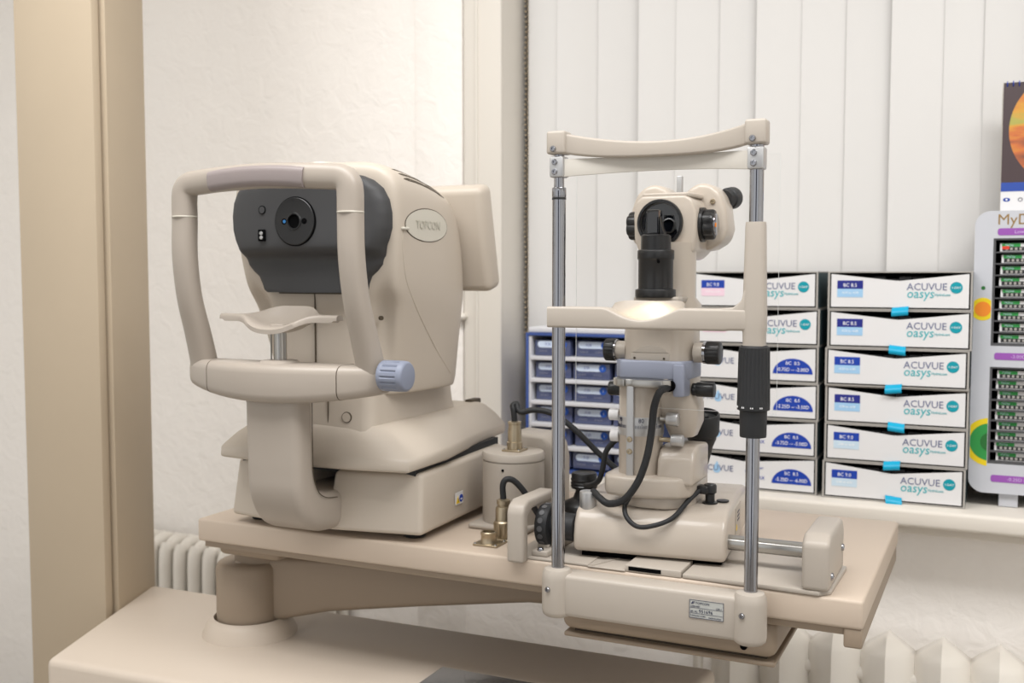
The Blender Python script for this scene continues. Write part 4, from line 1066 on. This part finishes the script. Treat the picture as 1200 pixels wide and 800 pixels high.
def make_pack():
    b = MB(M_pack); w, d, h = .082, .10, .034
    r = thing('lens_pack', 'x', 'lens pack', (0, 0, 0), 'lens packs in the blue cabinet')
    b.box((0, 0, 0), (w, d, h), .002, 2); b.build('pack_body', r)
    b = MB(M_packl, M_royal); b.poly([(x+.038, z+.0245) for x, z in rrect(.062, .014, .0068)], 1, -.0008, .0008); b.text('-3.25', .0075, (.022, -.001, .0225), m=M_lblue2 if False else M_royal, ext=.0001); lab(b.build('pack_label', r), 'pale blue rounded label')
    b = MB(M_packr, M_white); b.poly(circle(.066, .0245, .0078, 20), 1, -.0014, .0); b.text('1', .008, (.0645, -.0016, .0215), m=M_white, ext=.0001); lab(b.build('roundel', r), 'blue roundel')
    b = MB(M_lblue2)
    for x in (.01, .045): b.text('ooooo', .007, (x, -.0009+.0005, .0085), m=M_knob, ext=.0001)
    b.build('lens_print', r)
    return r
pk0 = make_pack(); first = True
cols = ['left', 'middle', 'right']
rows = ['top', 'second', 'third', 'fourth', 'fifth', 'bottom']
for i in range(6):
    for j in range(3):
        o = pk0 if first else copy_tree(pk0); first = False
        jit = ((i*5+j*3) % 4)*.0012
        o.location = (CX0+t+.010+.0885*j+jit*.5, CY0+.012+jit*2, CZ0+t+pitch*(5-i)+.0045)
        o['label'] = f'dark blue lens pack with pale label, {cols[j]} on the {rows[i]} cabinet shelf'

# dispenser
DX0, DX1, DY0, DY1, DZ0, DZ1 = .3675, .640, .725, .835, .812, 1.322
dp = thing('lens_dispenser', 'tall silver-grey lens dispenser with purple strips on the sill', 'dispenser', ((DX0+DX1)/2, DY0, ZS))
def plate_with_holes(mb, m):
    # frame built from strips around two windows, corners rounded
    r = .026
    out = []
    wx0, wx1 = .3985, .610; wz = ((.866, 1.042), (1.080, 1.273))
    mb.poly([(DX0, DZ0+r)]+[(DX0+r-r*math.cos(a), DZ0+r-r*math.sin(a)) for a in [math.pi/2*i/8 for i in range(1, 9)]]+[(wx0, DZ0), (wx0, DZ1)]+[(DX0+r-r*math.sin(a), DZ1-r+r*math.cos(a)) for a in [math.pi/2*i/8 for i in range(0, 9)]], 1, DY0, DY1, 0, m=m)
    mb.poly([(DX1-x+DX0, z) for x, z in [(DX0, DZ0+r)]+[(DX0+r-r*math.cos(a), DZ0+r-r*math.sin(a)) for a in [math.pi/2*i/8 for i in range(1, 9)]]+[(DX0+.03+.001, DZ0), (DX0+.03+.001, DZ1)]+[(DX0+r-r*math.sin(a), DZ1-r+r*math.cos(a)) for a in [math.pi/2*i/8 for i in range(0, 9)]]], 1, DY0, DY1, 0, m=m)
    for z0, z1 in ((DZ0, wz[0][0]), (wz[0][1], wz[1][0]), (wz[1][1], DZ1)): mb.box((wx0+.00002, DY0, z0), (DX1-.03102, DY1, z1), 0, m=m)
    return wx0, wx1, wz
b = MB(M_disp); wx0, wx1, wz = plate_with_holes(b, M_disp); dh = b.build('housing', dp, smooth=35)
b = MB(M_dispin); b.box((wx0-.002, DY1-.012, DZ0+.02), (wx1+.002, DY1-.008, DZ1-.02))
for z0, z1 in wz:
    b.box((wx0-.001, DY0+.002, z0), (wx0+.004, DY1-.01, z1)); b.box((wx0, DY0+.0015, z0-.001), (wx1, DY1-.01, z0+.003)); b.box((wx0, DY0+.0015, z1-.003), (wx1, DY1-.01, z1+.001))
lab(b.build('slot_liner', dp, smooth=0), 'grey slotted interior')
for x in (.435, .565): b = MB(M_disp); b.box((x-.016, DY0+.01, ZS+.0005), (x+.016, DY1-.01, DZ0+.006), .002); b.build('foot', dp)
b = MB(M_gold); b.text('MyDay', .027, (.4035, DY0-.0002, 1.2975), m=M_gold, sx=1.0); lab(b.build('title_lettering', dh, smooth=0), 'bronze MyDay lettering')
def strip(z, s):
    b = MB(M_purple, M_lilac); b.poly([(x+.488, zz+z) for x, zz in rrect(.166, .0125, .004)], 1, DY0-.0008, DY0+.0006, m=M_purple)
    b.text(s, .0088, (.432, DY0-.001, z-.003), m=M_lilac, ext=.0001); lab(b.build('range_strip', dh, smooth=0), 'purple printed strip')
strip(1.2845, 'Low Add'); strip(1.0615, '-3.00D to -6.00D'); strip(.8395, '-0.25D to -2.75D')
def decal(x, z, r, m_, k, lb):
    b = MB(m_); pts = [(min(max(a, DX0+.0015), wx0-.001), c) for a, c in circle(x, z, r, 60)]
    b.poly(pts, 1, DY0-.0004-.0003*k, DY0+.0004); lab(b.build('decal', dh, smooth=0), lb)
decal(.384, 1.146, .0205, M_yellow, 0, 'yellow disc decal'); decal(.384, 1.146, .0135, M_orange, 1, 'orange disc decal'); decal(.384, 1.184, .0035, M_dgreen, 0, 'small green dot decal')
decal(.402, .905, .044, M_yellow, 0, 'large yellow disc decal'); decal(.402, .905, .034, M_green, 1, 'green disc decal'); decal(.404, .905, .018, M_dgreen, 2, 'dark green disc decal')
def make_mini():
    r = thing('lens_carton', 'x', 'carton', (0, 0, 0), 'small cartons in the dispenser')
    b = MB(M_paper, M_packd, M_green, M_white)
    b.box((0, 0, 0), (.115, .07, .0145), m=M_paper); b.build('carton_body', r, smooth=0)
    b = MB(M_packd); b.box((.004, -.0006, .0012), (.113, .0006, .0082), m=M_packd)
    for k in range(14): b.box((.009+.0075*k, -.0009, .0022), (.013+.0075*k, -.0003, .0070), m=M_edge)
    b.build('print_band', r, smooth=0)
    b = MB(M_green, M_white); b.box((.003, -.0008, .0084), (.033, .0006, .0142), m=M_green)
    b.text('MyDay', .005, (.008, -.001, .0098), m=M_lblue2, ext=.0001); lab(b.build('green_label', r, smooth=0), 'green printed label')
    return r
mn = make_mini(); first = True
n_all = 0
for bay, (z0, z1) in enumerate(((wz[1][0], wz[1][1]), (wz[0][0], wz[0][1]))):
    pitch_ = (z1-z0-.008)/9
    for k in range(9):
        o = mn if first else copy_tree(mn); first = False
        z = z1-.005-pitch_*(k+1)
        o.location = (wx0+.011+.0015*((k*5+bay) % 3), DY0+.010+.002*((k*3) % 3), z+.0022)
        o['label'] = f'green-labelled lens carton, {["top","second","third","fourth","fifth","sixth","seventh","eighth","bottom"][k]} slot of the {"upper" if bay == 0 else "lower"} dispenser bay'
        b = MB(M_dispin); b.box((wx0, DY0+.003, z-.0006), (wx1, DY1-.012, z+.0016)); b.build('slot_shelf', dp, smooth=0)
# red label on the first upper carton
b = MB(M_red); b.box((wx0+.0145, DY0+.0085, 1.2535+.0), (wx0+.026, DY0+.0095, 1.259)); lab(b.build('red_label', mn, loc=None, smooth=0), 'red printed label')

# calendar on the dispenser
KX0, KX1, KZ0, KZ1, KY = .4075, .625, DZ1+.0006, 1.556, .762
cal = thing('desk_calendar', 'spiral desk calendar with a retina photograph standing on the dispenser', 'calendar', ((KX0+KX1)/2, KY, KZ0))
M_retina = retina_material()
lean = lambda z: KY+.02*(z-KZ0)/(KZ1-KZ0)
def leaf(mb, x0, x1, z0, z1, off, m, th=.0012):
    mb.poly([(lean(z0)+off, z0), (lean(z0)+off+th, z0), (lean(z1)+off+th, z1), (lean(z1)+off, z1)], 0, x0, x1, m=m)
b = MB(M_paper); leaf(b, KX0, KX1, KZ0, KZ1, 0, M_paper); b.build('front_leaf', cal, smooth=0)
b = MB(M_retina); leaf(b, KX0, KX1, KZ0+.052, KZ1, -.0006, M_retina, .0006); lab(b.build('retina_print', cal, loc=(KX0, KY, KZ0+.03), smooth=0), 'retina photograph on dark ground')
b = MB(M_calblue); leaf(b, KX0, KX1, KZ0+.036, KZ0+.052, -.0006, M_calblue, .0006); lab(b.build('blue_strip', cal, smooth=0), 'blue strip below the photograph')
b = MB(M_calblue, M_ink); b.text('O', .011, (KX0+.028, lean(KZ0+.02)-.0004, KZ0+.017), m=M_ink)
b.poly([(KX0+.010+.006*math.cos(a), KZ0+.021+.0035*math.sin(a)) for a in [2*math.pi*i/20 for i in range(20)]], 1, lean(KZ0+.02)-.0006, lean(KZ0+.02), m=M_calblue); b.poly(circle(KX0+.010, KZ0+.021, .0017, 12), 1, lean(KZ0+.02)-.0010, lean(KZ0+.02), m=M_white)
lab(b.build('footer_print', cal, smooth=0), 'small eye emblem and lettering')
b = MB(M_trim); b.poly([(KY+.02, KZ1), (KY+.022, KZ1), (KY+.071, KZ0), (KY+.069, KZ0)], 0, KX0-.002, KX1); lab(b.build('back_leaf', cal, smooth=0), 'cream rear support leaf')
b = MB(M_royal)
for k in range(22):
    x = KX0+.006+.0098*k
    cc = Vector((x, KY+.021, KZ1-.0025))
    b.tube([cc+Vector((0, .0048*math.cos(a), .0048*math.sin(a))) for a in [math.pi*2*i/10 for i in range(11)]], .0010, 5, None, 1)
o = lab(b.build('spiral_binding', cal), 'blue wire spiral binding'); o['kind'] = 'stuff'
